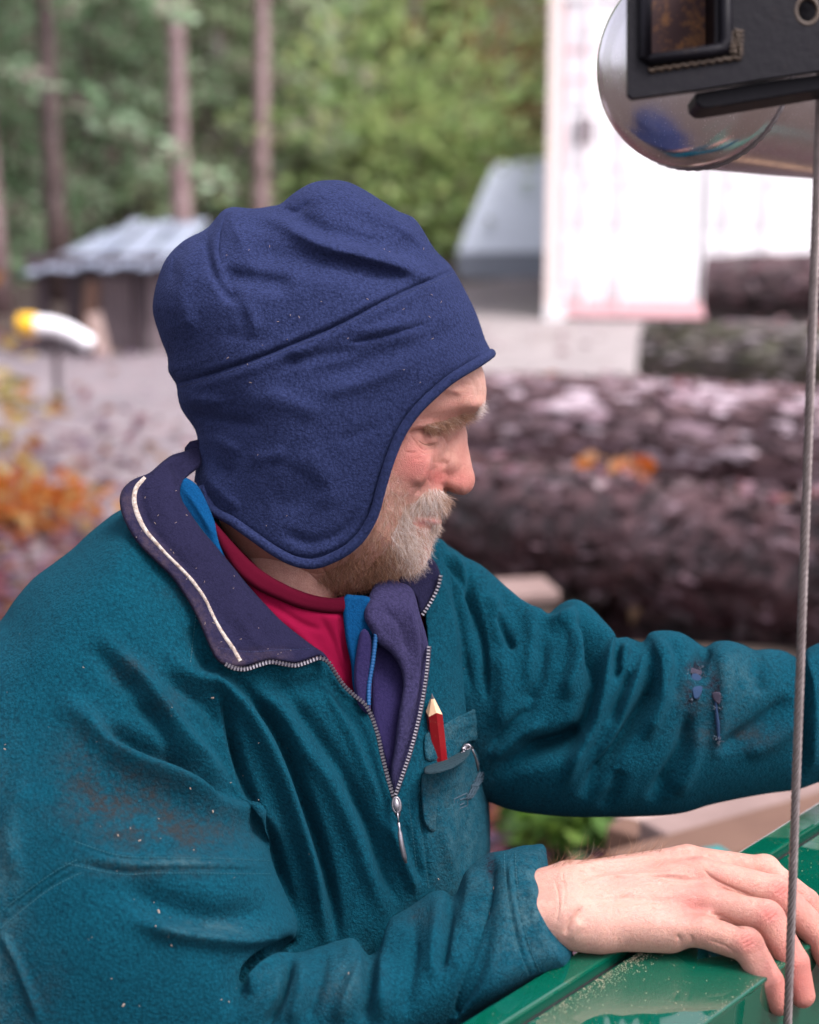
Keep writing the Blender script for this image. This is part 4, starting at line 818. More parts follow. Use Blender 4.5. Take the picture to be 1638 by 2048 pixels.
# ------------------------------------------------------------------ pencil
pz = 34
pen = empty('carpenter_pencil', tuple(q2w((885, 1530, pz))), 'stubby red wooden pencil with bare sharpened tip sticking out of the chest pocket', 'pencil')
a0, a1 = q2w((884, 1572, -6)), q2w((868.5, 1426, 30)); tip = q2w((863.5, 1386, 33)); dr = (a1 - a0) / np.linalg.norm(a1 - a0); bx = np.cross(dr, TO); bx /= np.linalg.norm(bx); bz = np.cross(bx, dr)
def hexring(c, wx, wz, scal=1.0): return [c + bx * wx * KP * math.cos(k * math.pi / 3 + .26) * scal + bz * wz * KP * math.sin(k * math.pi / 3 + .26) * scal for k in range(6)]
v = hexring(a0, 17, 12); top = hexring(a1, 16.5, 12)
for k in range(6): top[k] = top[k] + dr * (4 if k % 2 else -4) * KP
RP = mat('red_pencil_lacquer', (.28, .006, .008), .28); t = NT(RP); t.l(t.mix(t.ramp(t.noise(220, 5, .75), [(.62, (0, 0, 0)), (.70, (1,) * 3)]), (.17, .003, .006), (.30, .13, .08)), t.p.inputs['Base Color'])
WD = mat('bare_cedar_wood', (.62, .40, .24), .7); GR = mat('graphite', (.05, .05, .055), .4)
MB().add(v + top, [(k, (k + 1) % 6, 6 + (k + 1) % 6, 6 + k) for k in range(6)] + [tuple(range(6))[::-1], tuple(range(6, 12))]).build('pencil_body', RP, pen)
m1 = a1 + (tip - a1) * .72; v2 = [p * .997 + a1 * .003 for p in top] + hexring(m1, 4.2, 3.6)
MB().add(v2, [(k, (k + 1) % 6, 6 + (k + 1) % 6, 6 + k) for k in range(6)]).build('bare_wood', WD, pen)
v3 = hexring(m1, 4.2, 3.6) + [tip]; MB().add(v3, [(k, (k + 1) % 6, 6) for k in range(6)]).build('graphite_lead', GR, pen)
# ------------------------------------------------------------------ hair
def hair_mat():
    m = mat('hair', (.6, .5, .4), .55); t = NT(m); c = t.ramp(t.attr('tone'), [(0, (.13, .05, .025)), (.3, (.30, .14, .075)), (.55, (.44, .27, .18)), (.8, (.60, .48, .41)), (1, (.76, .69, .66))])
    t.l(c, t.p.inputs['Base Color']); t.p.inputs['Specular IOR Level'].default_value = .35; t.p.inputs['Subsurface Weight'].default_value = 0
    return m
HM = hair_mat()
def grow(name, regions, bvh, parent, seed=1, seg=4):
    """regions: (polygon, count, (dx,dy) or field, length range px, tone, normal lift, curl, radius mm, taper)"""
    rg = np.random.default_rng(seed); Rt, Dr, Ln, Tn, Rd, Cu = [], [], [], [], [], []
    for poly, cnt, dfn, (l0, l1), tone, lift, curl, rmm in regions:
        poly = np.asarray(poly, float); lo, hi = poly.min(0), poly.max(0); k = 0; tries = 0
        while k < cnt and tries < 30:
            x = rg.uniform(lo[0], hi[0], cnt); y = rg.uniform(lo[1], hi[1], cnt); ins = poly_sd(x, y, poly) > 0; tries += 1
            for px, py in zip(x[ins], y[ins]):
                if k >= cnt: break
                p, n = cast(bvh, px, py)
                if p is None: continue
                k += 1
                d = np.array(dfn(px, py) if callable(dfn) else dfn, float); d = d / (np.linalg.norm(d) + 1e-9); a = rg.normal(0, .2) + .45 * math.sin(px * .33 + 3 * math.sin(py * .13)) + .3 * math.sin(py * .41 + px * .17); d = (d[0] * math.cos(a) - d[1] * math.sin(a), d[0] * math.sin(a) + d[1] * math.cos(a))
                v = RX * d[0] - UP * d[1]; v = v - n * (v @ n) * .8 + n * (lift + rg.normal(0, .1)); v /= np.linalg.norm(v)
                Rt.append(p - v * .0006); Dr.append(v); Ln.append(rg.uniform(l0, l1) * KP); Tn.append((tone(px, py) if callable(tone) else tone) + rg.normal(0, .2)); Rd.append(rmm * .001 * rg.uniform(.7, 1.25)); Cu.append(curl)
    Rt, Dr = np.array(Rt), np.array(Dr); n = len(Rt); Cu = np.array(Cu)
    V, Q = strands(Rt, Dr, np.array(Ln), np.array(Rd), seg=seg, curl=Cu[:, None] if False else float(Cu.mean()), rg=rg)
    me = np_mesh(name, V, Q); set_attr(me, 'tone', np.clip(np.repeat(Tn, (seg + 1) * 3), 0, 1)); return link(name, me, HM, parent)
def btone(x, y):   # white towards the chin point, ginger under the jaw, sandy on the cheek
    w = np.clip((x - 730) / 120, 0, 1) * np.clip((1250 - y) / 130, 0, 1); g = np.clip((y - 1070) / 60, 0, 1) * np.clip((830 - x) / 70, 0, 1)
    return .34 + .50 * w - .28 * g
cheek = [(770,978),(790,985),(812,998),(826,1010),(818,1034),(820,1060),(830,1090),(842,1120),(846,1150),(820,1170),(780,1182),(740,1186),(690,1190),(640,1160),(660,1128),(700,1108),(732,1080),(756,1036)]
chin = [(822,1062),(846,1092),(862,1072),(878,1060),(872,1085),(866,1105),(856,1128),(842,1148),(815,1164),(770,1176),(720,1182),(740,1130),(780,1090)]
lipb = [(866,1052),(882,1046),(880,1060),(868,1076),(858,1066)]
stache = [(828,1012),(840,992),(856,978),(874,976),(892,984),(899,992),(897,1008),(890,1018),(872,1022),(850,1020),(832,1024)]
def cdir(x, y): 
    t = np.clip((x - 720) / 130, 0, 1); return (-.15 + .55 * t, .9 - .25 * t)
def sdir(x, y): return (-.75 + 1.15 * np.clip((x - 830) / 68, 0, 1), .8)
beard = grow('beard', [
    (cheek, 2100, cdir, (11, 26), btone, .20, .3, .12), (chin, 2000, lambda x, y: (.35, .9), (12, 26), lambda x, y: btone(x, y) + .04, .30, .3, .13),
    (lipb, 380, (.3, .95), (12, 22), .75, .4, .3, .11), ([(828,1050),(856,1056),(868,1070),(858,1090),(838,1080)], 260, (.35, .9), (12, 24), .74, .3, .35, .11), ([(800,1040),(822,1034),(830,1058),(850,1088),(836,1104),(800,1100),(780,1070)], 900, lambda x, y: (.35, .9), (14, 30), .80, .3, .35, .11),
    ([(770,930),(800,950),(818,985),(822,1010),(790,1000),(768,985)], 260, (-.1, .95), (14, 28), .62, .16, .35, .06),
    ([(640,1150),(700,1120),(830,1150),(820,1172),(750,1186),(690,1192),(620,1186)], 1500, lambda x, y: (.2, .9), (10, 22), lambda x, y: .28 + .35 * np.clip((x - 740) / 100, 0, 1), .3, .35, .10),
    ([(850,1028),(874,1034),(884,1046),(868,1052),(852,1046)], 110, (.1, 1), (10, 18), .85, .3, .3, .06)], head_bvh, person, 11)
mo = grow('moustache', [
    (stache, 1050, sdir, (20, 36), lambda x, y: .76 - .22 * np.clip((x - 878) / 20, 0, 1), .20, .22, .12),
    ([(884,982),(899,988),(902,1000),(893,1012),(882,1004)], 300, (.18, .97), (22, 36), .5, .2, .2, .13),
    ([(808,1010),(830,1000),(836,1024),(818,1046),(800,1040)], 420, (-.35, .9), (16, 30), .78, .28, .3, .08)], head_bvh, person, 12)
brow = grow('eyebrow', [
    ([(842,856),(856,846),(880,842),(905,834),(932,826),(944,832),(938,842),(915,848),(890,858),(860,864)], 900, lambda x, y: (.55 + .3 * np.clip((x - 850) / 80, 0, 1), .75 - .35 * np.clip((x - 850) / 80, 0, 1)), (14, 30), .38, .34, .3, .12),
    ([(936,840),(950,826),(962,810),(970,800),(966,816),(955,830),(942,842)], 240, (.8, .35), (10, 22), .90, .5, .3, .10),
    ([(842,884),(850,887),(862,888),(874,884),(874,890),(862,893),(846,890)], 44, (.45, .9), (8, 14), .4, .4, .2, .06)], head_bvh, person, 13)
def hdir(x, y): return (.55, -.7 + .2 * math.sin(x * .05))
arm_hair = grow('hand_hair', [
    ([(1100,1724),(1150,1712),(1204,1703),(1259,1697),(1318,1694),(1330,1704),(1259,1712),(1180,1722),(1105,1738)], 150, hdir, (18, 58), .25, .35, .55, .09),
    ([(1110,1740),(1300,1712),(1380,1730),(1380,1800),(1200,1830),(1120,1820)], 420, (.8, .25), (10, 24), .55, .12, .4, .06),
    ([(1445,1706),(1475,1712),(1500,1722),(1480,1724),(1450,1716)], 26, (.6, -.5), (8, 14), .45, .4, .4, .05)], hand_bvh, person, 14, seg=6)
tag(arm_hair, kind='stuff')
# eyelid margin and the eye behind it
eye = MB()
lidp = [(837,881),(848,888),(862,890),(873,885)]
pts = [cast(head_bvh, x, y)[0] for x, y in spline(lidp, n=16)]
eye.tube([p + TO * .3 * KP for p in pts], np.interp(np.arange(16), [0, 8, 15], [.4, 1.1, .5]) * KP, 5)
LASH = mat('eyelash_line', (.20, .09, .065), .8); eye.build('eyelid_margin', LASH, body, smooth=True)

# ------------------------------------------------------------------ loose fibres on the fleece edges
def fuzz(name, V, Q, cnt, thr, lmin, lmax, m, parent, seed=3, box=None):
    rg = np.random.default_rng(seed); N = vnormals(V, Q); W = q2w(V); Nw = N[:, :1] * RX + -N[:, 1:2] * UP + N[:, 2:] * TO
    view = (W - CAM); view /= np.linalg.norm(view, axis=1, keepdims=True); f = np.abs((Nw * view).sum(1))
    ok = (f < thr) & ((Nw * view).sum(1) < .35) & (V[:, 0] > -30) & (V[:, 0] < 1660) & (V[:, 1] < 2070)
    I = rg.choice(np.nonzero(ok)[0], min(cnt, ok.sum() * 6)); Rt = W[I] + rg.normal(0, .0006, (len(I), 3)); D = Nw[I] + rg.normal(0, .55, (len(I), 3))
    V2, Q2 = strands(Rt - Nw[I] * .0004, D, rg.uniform(lmin, lmax, len(I)), np.full(len(I), .00005), seg=2, curl=.5, rg=rg)
    return tag(link(name, np_mesh(name, V2, Q2), m, parent), kind='stuff')
fuzz('fleece_fuzz', tV, tQ, 16000, .42, .0007, .0019, HATM, hat)
fuzz('fleece_fuzz', jV[:jn], jQ[(jQ < jn).all(1)], 26000, .40, .0007, .0020, JM, jacket)
fuzz('fleece_fuzz', cV, cQ, 5000, .5, .0005, .0013, NAVY, collar)

# ================================================================== THE SAWMILL
def prism(outline, D, th, dirv=None):
    """outline drawn at depth D, given a real thickness th away from the viewer"""
    A = np.array([at(x, y, D(x, y) if callable(D) else D) for x, y in outline]); B = A + (np.array([0, CT, -ST]) if dirv is None else dirv) * th; n = len(A)
    return np.vstack([A, B]), [tuple(range(n))[::-1], tuple(range(n, 2 * n))] + [(i, (i + 1) % n, n + (i + 1) % n, n + i) for i in range(n)]
def gloss_green():
    m = mat('green_enamel', (.004, .16, .085), .09); t = NT(m); n = t.noise(14, 6, .65); dust = t.ramp(t.noise(55, 8, .75), [(.50, (0, 0, 0)), (.72, (1,) * 3)])
    spk = t.ramp(t.noise(900, 2, .6), [(.62, (0, 0, 0)), (.70, (1,) * 3)]); d = t.math('MULTIPLY', dust, spk)
    t.l(t.mix(d, t.mix(n, (.0006, .055, .032), (.001, .075, .044)), (.20, .16, .115)), t.p.inputs['Base Color'])
    t.l(t.math('ADD', t.math('MULTIPLY', d, .6), t.math('MULTIPLY', n, .05)), t.p.inputs['Roughness']); t.l(t.bump(t.noise(7, 3), .003, .25), t.p.inputs['Normal']); t.p.inputs['IOR'].default_value = 1.6; t.p.inputs['Coat IOR'].default_value = 1.6; t.p.inputs['Coat Weight'].default_value = .6; t.p.inputs['Coat Roughness'].default_value = .03
    return m
GREEN = gloss_green(); DKG = mat('dark_green_steel', (.002, .03, .022), .35); BLK = mat('black_gap_rubber', (.006, .006, .007), .6)
HB = 1.003
bed = empty('sawmill_bed', tuple(on_plane(1450, 1880, 0.0)), 'glossy green painted sawmill bed with a long seam, under the resting hand', 'sawmill bed')
g0, g1 = on_plane(1259, 1903, HB), on_plane(1540, 1722, HB); du = (g1 - g0); du[2] = 0; du /= np.linalg.norm(du); dn = np.array([du[1], -du[0], 0])   # dn: towards the viewer
e0 = on_plane(1511, 1972, HB); wpan = (e0 - g0) @ dn; s0 = on_plane(1478, 1708, HB); wst = -(s0 - g0) @ dn
def bedbox(name, n0, n1, l0, l1, z0, z1, m, bev=.0015):
    c = g0 + du * (l0 + l1) / 2 + dn * (n0 + n1) / 2; mb = MB(); mb.box((c[0], c[1], (z0 + z1) / 2), (l1 - l0, abs(n1 - n0), z1 - z0), rz=math.atan2(du[1], du[0])); return mb.build(name, m, bed, bevel=bev)
bedbox('top_panel', .004, wpan, -.75, 1.6, HB - .004, HB, GREEN)
bedbox('cover_strip', -wst, -.004, -.75, 1.6, HB - .010, HB + .003, GREEN, .0022)
bedbox('seam', -.006, .006, -.75, 1.6, HB - .03, HB - .006, BLK, 0)
bedbox('rail', wpan - .006, wpan - .001, -.75, 1.6, HB - .10, HB - .004, GREEN, .001)
bedbox('rail', wpan - .02, wpan - .012, -.75, 1.6, HB - .32, HB - .10, DKG, .001)
bedbox('rail', -wst, -wst + .008, -.75, 1.6, HB - .12, HB - .010, GREEN, .001)
bedbox('beam', -wst + .01, wpan - .03, -.75, 1.6, HB - .09, HB - .012, DKG, .002)
for l in (-.6, .45, 1.5): bedbox('leg', -.02, .03, l - .03, l + .03, 0, HB - .09, DKG, .002)
# sawdust drifted along the seam and the lower lip
dm = MB()
for _ in range(2000):
    if random.random() < .6: l = random.gauss(.0, .08); nn = .006 + abs(random.gauss(0, .007))
    elif random.random() < .6: l = random.uniform(-.2, .5); nn = random.uniform(.004, wpan)
    else: l = random.uniform(-.1, .3); nn = wpan - abs(random.gauss(0, .004))
    c = g0 + du * l + dn * min(nn, wpan - .002); r = random.uniform(.0001, .00033); a = random.uniform(0, 3.1)
    dm.box((c[0], c[1], HB + r * .6), (r * random.uniform(1.5, 4), r * 1.4, r), rz=a, rx=random.uniform(-.4, .4))
SD = mat('fresh_sawdust', (.30, .23, .16), .95); tag(dm.build('sawdust', SD, bed), kind='stuff')

cable = empty('steel_cable', tuple(at(1590, 1700, 1.18)), 'thin twisted steel wire rope hanging upright in front of the hand', 'cable')
ca, cb = at(1637, 300, 1.12), at(1573, 2110, 1.215)
cd = cb - ca; Lc = np.linalg.norm(cd); cd /= Lc; ca2 = ca - cd * .25; Lc += .3; u1 = np.cross(cd, [0, 1, 0]); u1 /= np.linalg.norm(u1); u2 = np.cross(cd, u1)
CAB = mat('steel_wire', (.22, .19, .19), .45, Metallic=.7); t = NT(CAB); t.l(t.mix(t.noise(120, 5, .7), (.07, .05, .045), (.36, .31, .30)), t.p.inputs['Base Color'])
n = 420; s = np.linspace(0, Lc, n)
for k in range(6):
    a = s / .030 * 2 * np.pi + k * math.pi / 3; P = ca2 + np.outer(s, cd) + .0022 * (np.cos(a)[:, None] * u1 + np.sin(a)[:, None] * u2)
    V_, F_ = tube(P, .00106, 6); link('wire_strand', np_mesh('wire_strand', V_, F_), CAB, cable)
V_, F_ = tube(ca2 + np.outer(s[::20], cd), .0011, 6); link('wire_core', np_mesh('wire_core', V_, F_), CAB, cable)

# stainless tank
tank = empty('steel_tank', tuple(at(1393, 130, 1.43)), 'scuffed stainless steel cylinder tank with a domed end, behind the black bracket', 'tank')
ST_ = mat('scuffed_stainless', (.62, .60, .62), .16, Metallic=1.0); t = NT(ST_)
n1 = t.noise(35, 8, .75); sp_ = t.ramp(t.noise(1100, 2, .6), [(.70, (0, 0, 0)), (.75, (1,) * 3)]); t.l(t.mix(sp_, t.mix(n1, (.62, .60, .62), (.76, .74, .76)), (.85, .83, .8)), t.p.inputs['Base Color'])
co = t.n('ShaderNodeMapping'); t.l(t.coord(), co.inputs['Vector']); co.inputs['Scale'].default_value = (400, 12, 12); scr = t.noise(3, 3, .6, co.outputs[0])
t.l(t.math('ADD', t.ramp(n1, [(.35, (.14,) * 3), (.75, (.30,) * 3)]), t.math('MULTIPLY', sp_, .4)), t.p.inputs['Roughness']); t.l(t.bump(scr, .0002, .35, t.bump(t.noise(9, 3), .003, .06)), t.p.inputs['Normal'])
RT, DT = .085, 1.43; tc = at(1393, 130, DT)
axc = np.array([.57, .128, .82]); axw = RX * axc[0] + UP * axc[1] + np.array([0, CT, -ST]) * axc[2]; axw /= np.linalg.norm(axw); tu = np.cross(axw, [0, 0, 1]); tu /= np.linalg.norm(tu); tv = np.cross(axw, tu)
def lathe(prof, seg=72):
    th = np.arange(seg) * 2 * np.pi / seg; V = np.vstack([tc + axw * l + r * (np.cos(th)[:, None] * tu + np.sin(th)[:, None] * tv) for l, r in prof]); F_ = []
    for i in range(len(prof) - 1):
        for j in range(seg): F_.append((i * seg + j, i * seg + (j + 1) % seg, (i + 1) * seg + (j + 1) % seg, (i + 1) * seg + j))
    return V, F_
dome = [(-.048, .0005)] + [(-.048 + .010 * (r / .062) ** 2, r) for r in (.015, .03, .045, .055, .062)]
for a in np.linspace(10, 90, 12): dome.append((-.0335 + .0265 * (1 - math.cos(rad(a))) * 1.0 - .003, .062 + (RT - .062) * math.sin(rad(a))))
dome += [(0, RT)]
V_, F_ = lathe(dome); link('domed_end', np_mesh('domed_end', V_, F_), ST_, tank)
V_, F_ = lathe([(.003, RT), (.02, RT), (.1, RT), (.3, RT), (.55, RT), (.553, RT - .02), (.553, .001)]); link('shell', np_mesh('shell', V_, F_), ST_, tank)
WELD = mat('weld_bead', (.30, .27, .28), .5, Metallic=.9); th = np.linspace(0, 2 * np.pi, 180, endpoint=False); rr = RT + .0006 + .0004 * np.sin(th * 60)
V_, F_ = tube(tc + axw * .0015 + rr[:, None] * (np.cos(th)[:, None] * tu + np.sin(th)[:, None] * tv), .0017, 6, closed=True); link('weld_seam', np_mesh('weld_seam', V_, F_), WELD, tank)

# black steel bracket of the saw head, in front of the tank
br = empty('saw_head_bracket', tuple(at(1450, 100, 1.06)), 'black painted steel bracket with a welded square opening and a round bolt hole, above right', 'bracket')
def blackm():
    m = mat('black_scuffed_paint', (.012, .011, .016), .5); m.node_tree.nodes['Principled BSDF'].inputs['Specular IOR Level'].default_value = .15; t = NT(m); n = t.ramp(t.noise(45, 8, .8), [(.60, (0, 0, 0)), (.74, (1,) * 3)])
    t.l(t.mix(n, (.0035, .003, .0055), (.05, .03, .018)), t.p.inputs['Base Color']); t.l(t.bump(t.noise(160, 4), .0008, .5), t.p.inputs['Normal']); return m
BP = blackm(); RUST = mat('rusty_inner_plate', (.05, .016, .012), .8); t = NT(RUST); t.l(t.mix(t.ramp(t.noise(22, 6, .7), [(.52, (0, 0, 0)), (.68, (1,) * 3)]), (.035, .012, .012), (.28, .12, .03)), t.p.inputs['Base Color'])
DB = 1.07
def pp_(name, out, D, th, m, bev=.001):
    V_, F_ = prism(out, D, th); return MB().add(V_, F_).build(name, m, br, bevel=bev)
plate = [(1256,-160),(1256,188),(1266,196),(1400,178),(1520,158),(1700,132),(1700,-160)]
# plate with a window: four joined bars and the big field to the right
hole = [(1614 + 23 * math.cos(a), 22 + 27 * math.sin(a)) for a in np.linspace(0, 2 * np.pi, 20, endpoint=False)]
def plate_with_holes():
    bm = bmesh.new(); outer = plate; win = [(1286,-140),(1430,-140),(1430,96),(1288,118)]
    def loop(pts):
        vs_ = [bm.verts.new(tuple(at(x, y, DB))) for x, y in pts]; return [bm.edges.new((vs_[i], vs_[(i + 1) % len(vs_)])) for i in range(len(vs_))]
    es = loop(outer) + loop(win) + loop(hole); bmesh.ops.triangle_fill(bm, use_beauty=True, use_dissolve=False, edges=es)
    g = bmesh.ops.extrude_face_region(bm, geom=list(bm.faces)); vv = [x for x in g['geom'] if isinstance(x, bmesh.types.BMVert)]
    bmesh.ops.translate(bm, verts=vv, vec=(0, CT * .008, -ST * .008)); bmesh.ops.recalc_face_normals(bm, faces=bm.faces)
    me = bpy.data.meshes.new('plate'); bm.to_mesh(me); bm.free(); return me
link('plate', plate_with_holes(), BP, br, smooth=False)
pp_('lower_flange', [(1390,186),(1392,206),(1404,216),(1420,216),(1700,170),(1700,140),(1520,163)], DB + .010, .03, BP)
pp_('inner_plate', [(1560,-150),(1690,-150),(1690,90),(1560,90)], DB + .03, .004, BP, 0)  # dark backing added so the bolt hole reads as a shaded hole
pp_('inner_plate', [(1270,-150),(1446,-150),(1446,110),(1270,126)], DB + .045, .004, RUST, 0)
frm = [(1291,-150),(1291,116),(1300,121),(1430,102),(1448,96),(1452,80),(1450,-150)]
V_, F_ = tube([at(x, y, DB - .002) for x, y in frm], .0042, 8); link('tube_rim', np_mesh('tube_rim', V_, F_), BP, br)
for x0, x1 in ((1278, 1286), (1430, 1440)):
    pp_('tube_wall', [(x0,-150),(x1,-150),(x1,104),(x0,118)], DB + .009, .035, BP, 0)
wb = MB()
for i in range(26): 
    a = i / 25; x = 1476 + 10 * math.sin(i * 1.3) - 4; y = 60 + 46 * a
    V_, F_ = tube([at(x - 5, y, DB - .001), at(x, y + 1, DB - .0035), at(x + 6, y + 2, DB - .001)], [.0004, .0012, .0004], 6); wb.add(V_, F_)
for i in range(40):
    a = i / 39; x = 1300 + 180 * a; y = 140 - 26 * a + 2 * math.sin(i * 1.7)
    V_, F_ = tube([at(x - 3, y - 6, DB - .0002), at(x, y, DB - .0022), at(x + 3, y + 6, DB - .0002)], [.0004, .0010, .0004], 6); wb.add(V_, F_)
WB2 = mat('rusty_weld', (.10, .07, .05), .55); t = NT(WB2); t.l(t.mix(t.noise(80, 5, .7), (.006, .005, .006), (.09, .055, .03)), t.p.inputs['Base Color']); wb.build('weld', WB2, br, smooth=True)
V_, F_ = tube([at(x, y, DB + .001) for x, y in hole], .0016, 6, closed=True); link('bolt_hole_rim', np_mesh('bolt_hole_rim', V_, F_), WB2, br)
# ================================================================== THE YARD
def ground_mat():
    m = mat('wet_gravel', (.2, .17, .18), .7); t = NT(m); n = t.noise(1.1, 6, .65); f = t.noise(45, 5, .8); l = t.noise(5, 5, .7)
    c = t.mix(t.ramp(n, [(.35, (0, 0, 0)), (.65, (1,) * 3)]), (.21, .18, .20), (.31, .265, .28)); c = t.mix(t.ramp(f, [(.4, (0, 0, 0)), (.7, (1,) * 3)]), t.mix(.45, c, (.07, .055, .06)), c)
    c = t.mix(t.ramp(l, [(.56, (0, 0, 0)), (.72, (.55,) * 3)]), c, (.30, .12, .12)); t.l(c, t.p.inputs['Base Color']); t.l(t.bump(f, .02, .6), t.p.inputs['Normal']); return m
GM = ground_mat()
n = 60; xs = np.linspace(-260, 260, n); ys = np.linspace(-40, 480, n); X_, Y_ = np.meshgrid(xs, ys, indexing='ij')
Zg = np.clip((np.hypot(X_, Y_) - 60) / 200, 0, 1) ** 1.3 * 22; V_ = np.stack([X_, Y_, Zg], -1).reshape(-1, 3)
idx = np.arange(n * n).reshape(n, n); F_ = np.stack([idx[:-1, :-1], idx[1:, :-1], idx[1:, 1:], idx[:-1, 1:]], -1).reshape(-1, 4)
FLOORM = mat('shade_dark_forest_floor', (.07, .055, .035), .95); t = NT(FLOORM); t.l(t.mix(t.noise(.8, 6, .7), (.022, .014, .012), (.07, .045, .035)), t.p.inputs['Base Color'])  # floor coloured near black to stand in for shade under the logs
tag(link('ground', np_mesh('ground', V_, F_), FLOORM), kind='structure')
def sheet(name, pts, z, m, nseg=1):
    V_ = [(*on_plane(x, y, 0)[:2], z) for x, y in pts]; tag(link(name, np_mesh(name, V_, [tuple(range(len(V_)))]), m, smooth=False), kind='structure')
gp = [(-9, 5.2), (-6.5, 5.6), (-6, 9), (-5.2, 12.2), (-2, 13.2), (1, 17.5), (2, 22), (14, 22), (16, 8.6), (5, 8.3), (.6, 8.0), (-.8, 6.0), (-2, 5.2)]  # gravel stops behind the logs so the ground below them stays dark
V_ = [(x, y, .004) for x, y in gp]; tag(link('gravel_yard', np_mesh('gravel_yard', V_, [tuple(range(len(V_)))[::-1]]), GM, smooth=False), kind='structure')
PALE = mat('pale_packed_grit', (.5, .45, .42), .9); t = NT(PALE); t.l(t.mix(t.ramp(t.noise(2.2, 5, .7), [(.3, (0,) * 3), (.7, (1,) * 3)]), (.20, .175, .175), (.30, .265, .26)), t.p.inputs['Base Color'])
V_ = [(x, y, .008) for x, y in [(.2, 10.2), (-.4, 11.8), (.4, 14.2), (2, 16.5), (14, 16.5), (14, 8.8), (4, 8.8)]]; tag(link('grit_pad', np_mesh('grit_pad', V_, [tuple(range(len(V_)))[::-1]]), PALE, smooth=False), kind='structure')

# fallen leaves (nobody could count them)
def leafmat(name, cols):
    m = mat(name, cols[0], .6); t = NT(m); r = t.n('ShaderNodeValToRGB'); e = r.color_ramp.elements; r.color_ramp.interpolation = 'CONSTANT'
    while len(e) < len(cols): e.new(.5)
    for i, (x, c) in enumerate(zip(e, cols)): x.position = i / len(cols); x.color = (*c, 1)
    t.l(t.attr('tone'), r.inputs[0]); t.l(r.outputs[0], t.p.inputs['Base Color']); t.p.inputs['Specular IOR Level'].default_value = .5
    tr_ = t.n('ShaderNodeBsdfTranslucent'); t.l(r.outputs[0], tr_.inputs[0]); mx = t.n('ShaderNodeMixShader'); mx.inputs[0].default_value = .5; t.l(t.p.outputs[0], mx.inputs[1]); t.l(tr_.outputs[0], mx.inputs[2]); t.l(mx.outputs[0], t.t.nodes['Material Output'].inputs[0]); return m
def leaves(C, nrm_up, size, rg, fold=.25):
    """pointed leaves of five corners round centres C"""
    n = len(C); a = rg.normal(0, 1, (n, 3)); a[:, 2] *= (1 - nrm_up); a /= np.linalg.norm(a, axis=1, keepdims=True); up = rg.normal(0, 1, (n, 3)) * (1 - nrm_up) + np.array([0, 0, 1]) * nrm_up
    b = np.cross(up, a); b /= np.linalg.norm(b, axis=1, keepdims=True); c = np.cross(a, b); s = rg.uniform(.6, 1.3, (n, 1)) * size
    P = [(-1, 0, 0), (-.3, .62, fold), (.45, .5, fold), (1.15, 0, .1), (.45, -.5, fold), (-.3, -.62, fold)]
    V = np.stack([C + s * (a * p[0] + b * p[1] + c * p[2] * .5) for p in P], 1).reshape(-1, 3); base = np.arange(n)[:, None] * 6
    Q = np.vstack([base + np.array([[0, 1, 2, 3]]), base + np.array([[0, 3, 4, 5]])]); return V, Q
LM = leafmat('fallen_leaf', [(.13, .03, .045), (.18, .065, .09), (.08, .03, .05), (.20, .07, .035), (.24, .13, .06), (.15, .10, .16), (.06, .022, .03), (.24, .17, .22)])
rg = np.random.default_rng(21)
def scatter(cnt, cx, cy, sx, sy, z=.02, sz=.05, hump=None):
    C = np.stack([rg.normal(cx, sx, cnt), rg.normal(cy, sy, cnt), rg.uniform(z, z + .05, cnt)], -1); return C
C = np.vstack([scatter(5200, -1.5, 4.4, .75, 1.0), scatter(1400, -2.2, 6.6, .9, 1.4), scatter(2600, .6, 3.9, .7, .6), scatter(160, -1.0, 7.5, 1.6, 2.2), scatter(1200, 1.0, 4.6, 1.2, .6), scatter(500, -2.2, 12.3, 1.6, .4)])
V_, Q_ = leaves(C, .8, .040, rg); me = np_mesh('leaf_litter', V_, Q_); set_attr(me, 'tone', np.repeat(rg.uniform(0, 1, len(C)), 6)); tag(link('leaf_litter', me, LM, smooth=False), kind='stuff')

# ------------------------------------------------------------------ logs
def bark_mat(name, a, b, c, moss=0.0):
    m = mat(name, a, .85); t = NT(m); mp = t.n('ShaderNodeMapping'); t.l(t.coord(), mp.inputs['Vector']); mp.inputs['Scale'].default_value = (.55, 1, 1)
    n = t.noise(7.5, 5, .7, mp.outputs[0], 1.2); f = t.noise(12, 5, .75, mp.outputs[0], .6); col = t.mix(t.ramp(n, [(.44, (0,) * 3), (.56, (1,) * 3)]), a, b); col = t.mix(t.ramp(f, [(.57, (0,) * 3), (.66, (1,) * 3)]), col, c)
    if moss: col = t.mix(t.math('MULTIPLY', t.ramp(t.noise(5, 4, .7), [(.42, (0,) * 3), (.6, (1,) * 3)]), moss), col, (.09, .10, .03))
    t.l(col, t.p.inputs['Base Color']); t.l(t.bump(n, .03, .8, t.bump(f, .008, .6)), t.p.inputs['Normal']); t.l(t.ramp(t.noise(9, 3), [(.3, (.30,) * 3), (.7, (.6,) * 3)]), t.p.inputs['Roughness']); return m
BARK = bark_mat('wet_purple_brown_bark', (.014, .006, .007), (.075, .036, .040), (.30, .215, .245)); BARKM = bark_mat('mossy_grey_bark', (.015, .010, .008), (.06, .045, .04), (.26, .225, .23), .4)
BARKR = bark_mat('flaking_rough_bark', (.035, .016, .018), (.15, .09, .10), (.46, .37, .41))
ENDW = mat('sawn_log_end', (.34, .2, .11), .8); t = NT(ENDW); t.l(t.mix(t.noise(12, 4), (.22, .12, .07), (.42, .27, .16)), t.p.inputs['Base Color'])
from mathutils import noise as mn
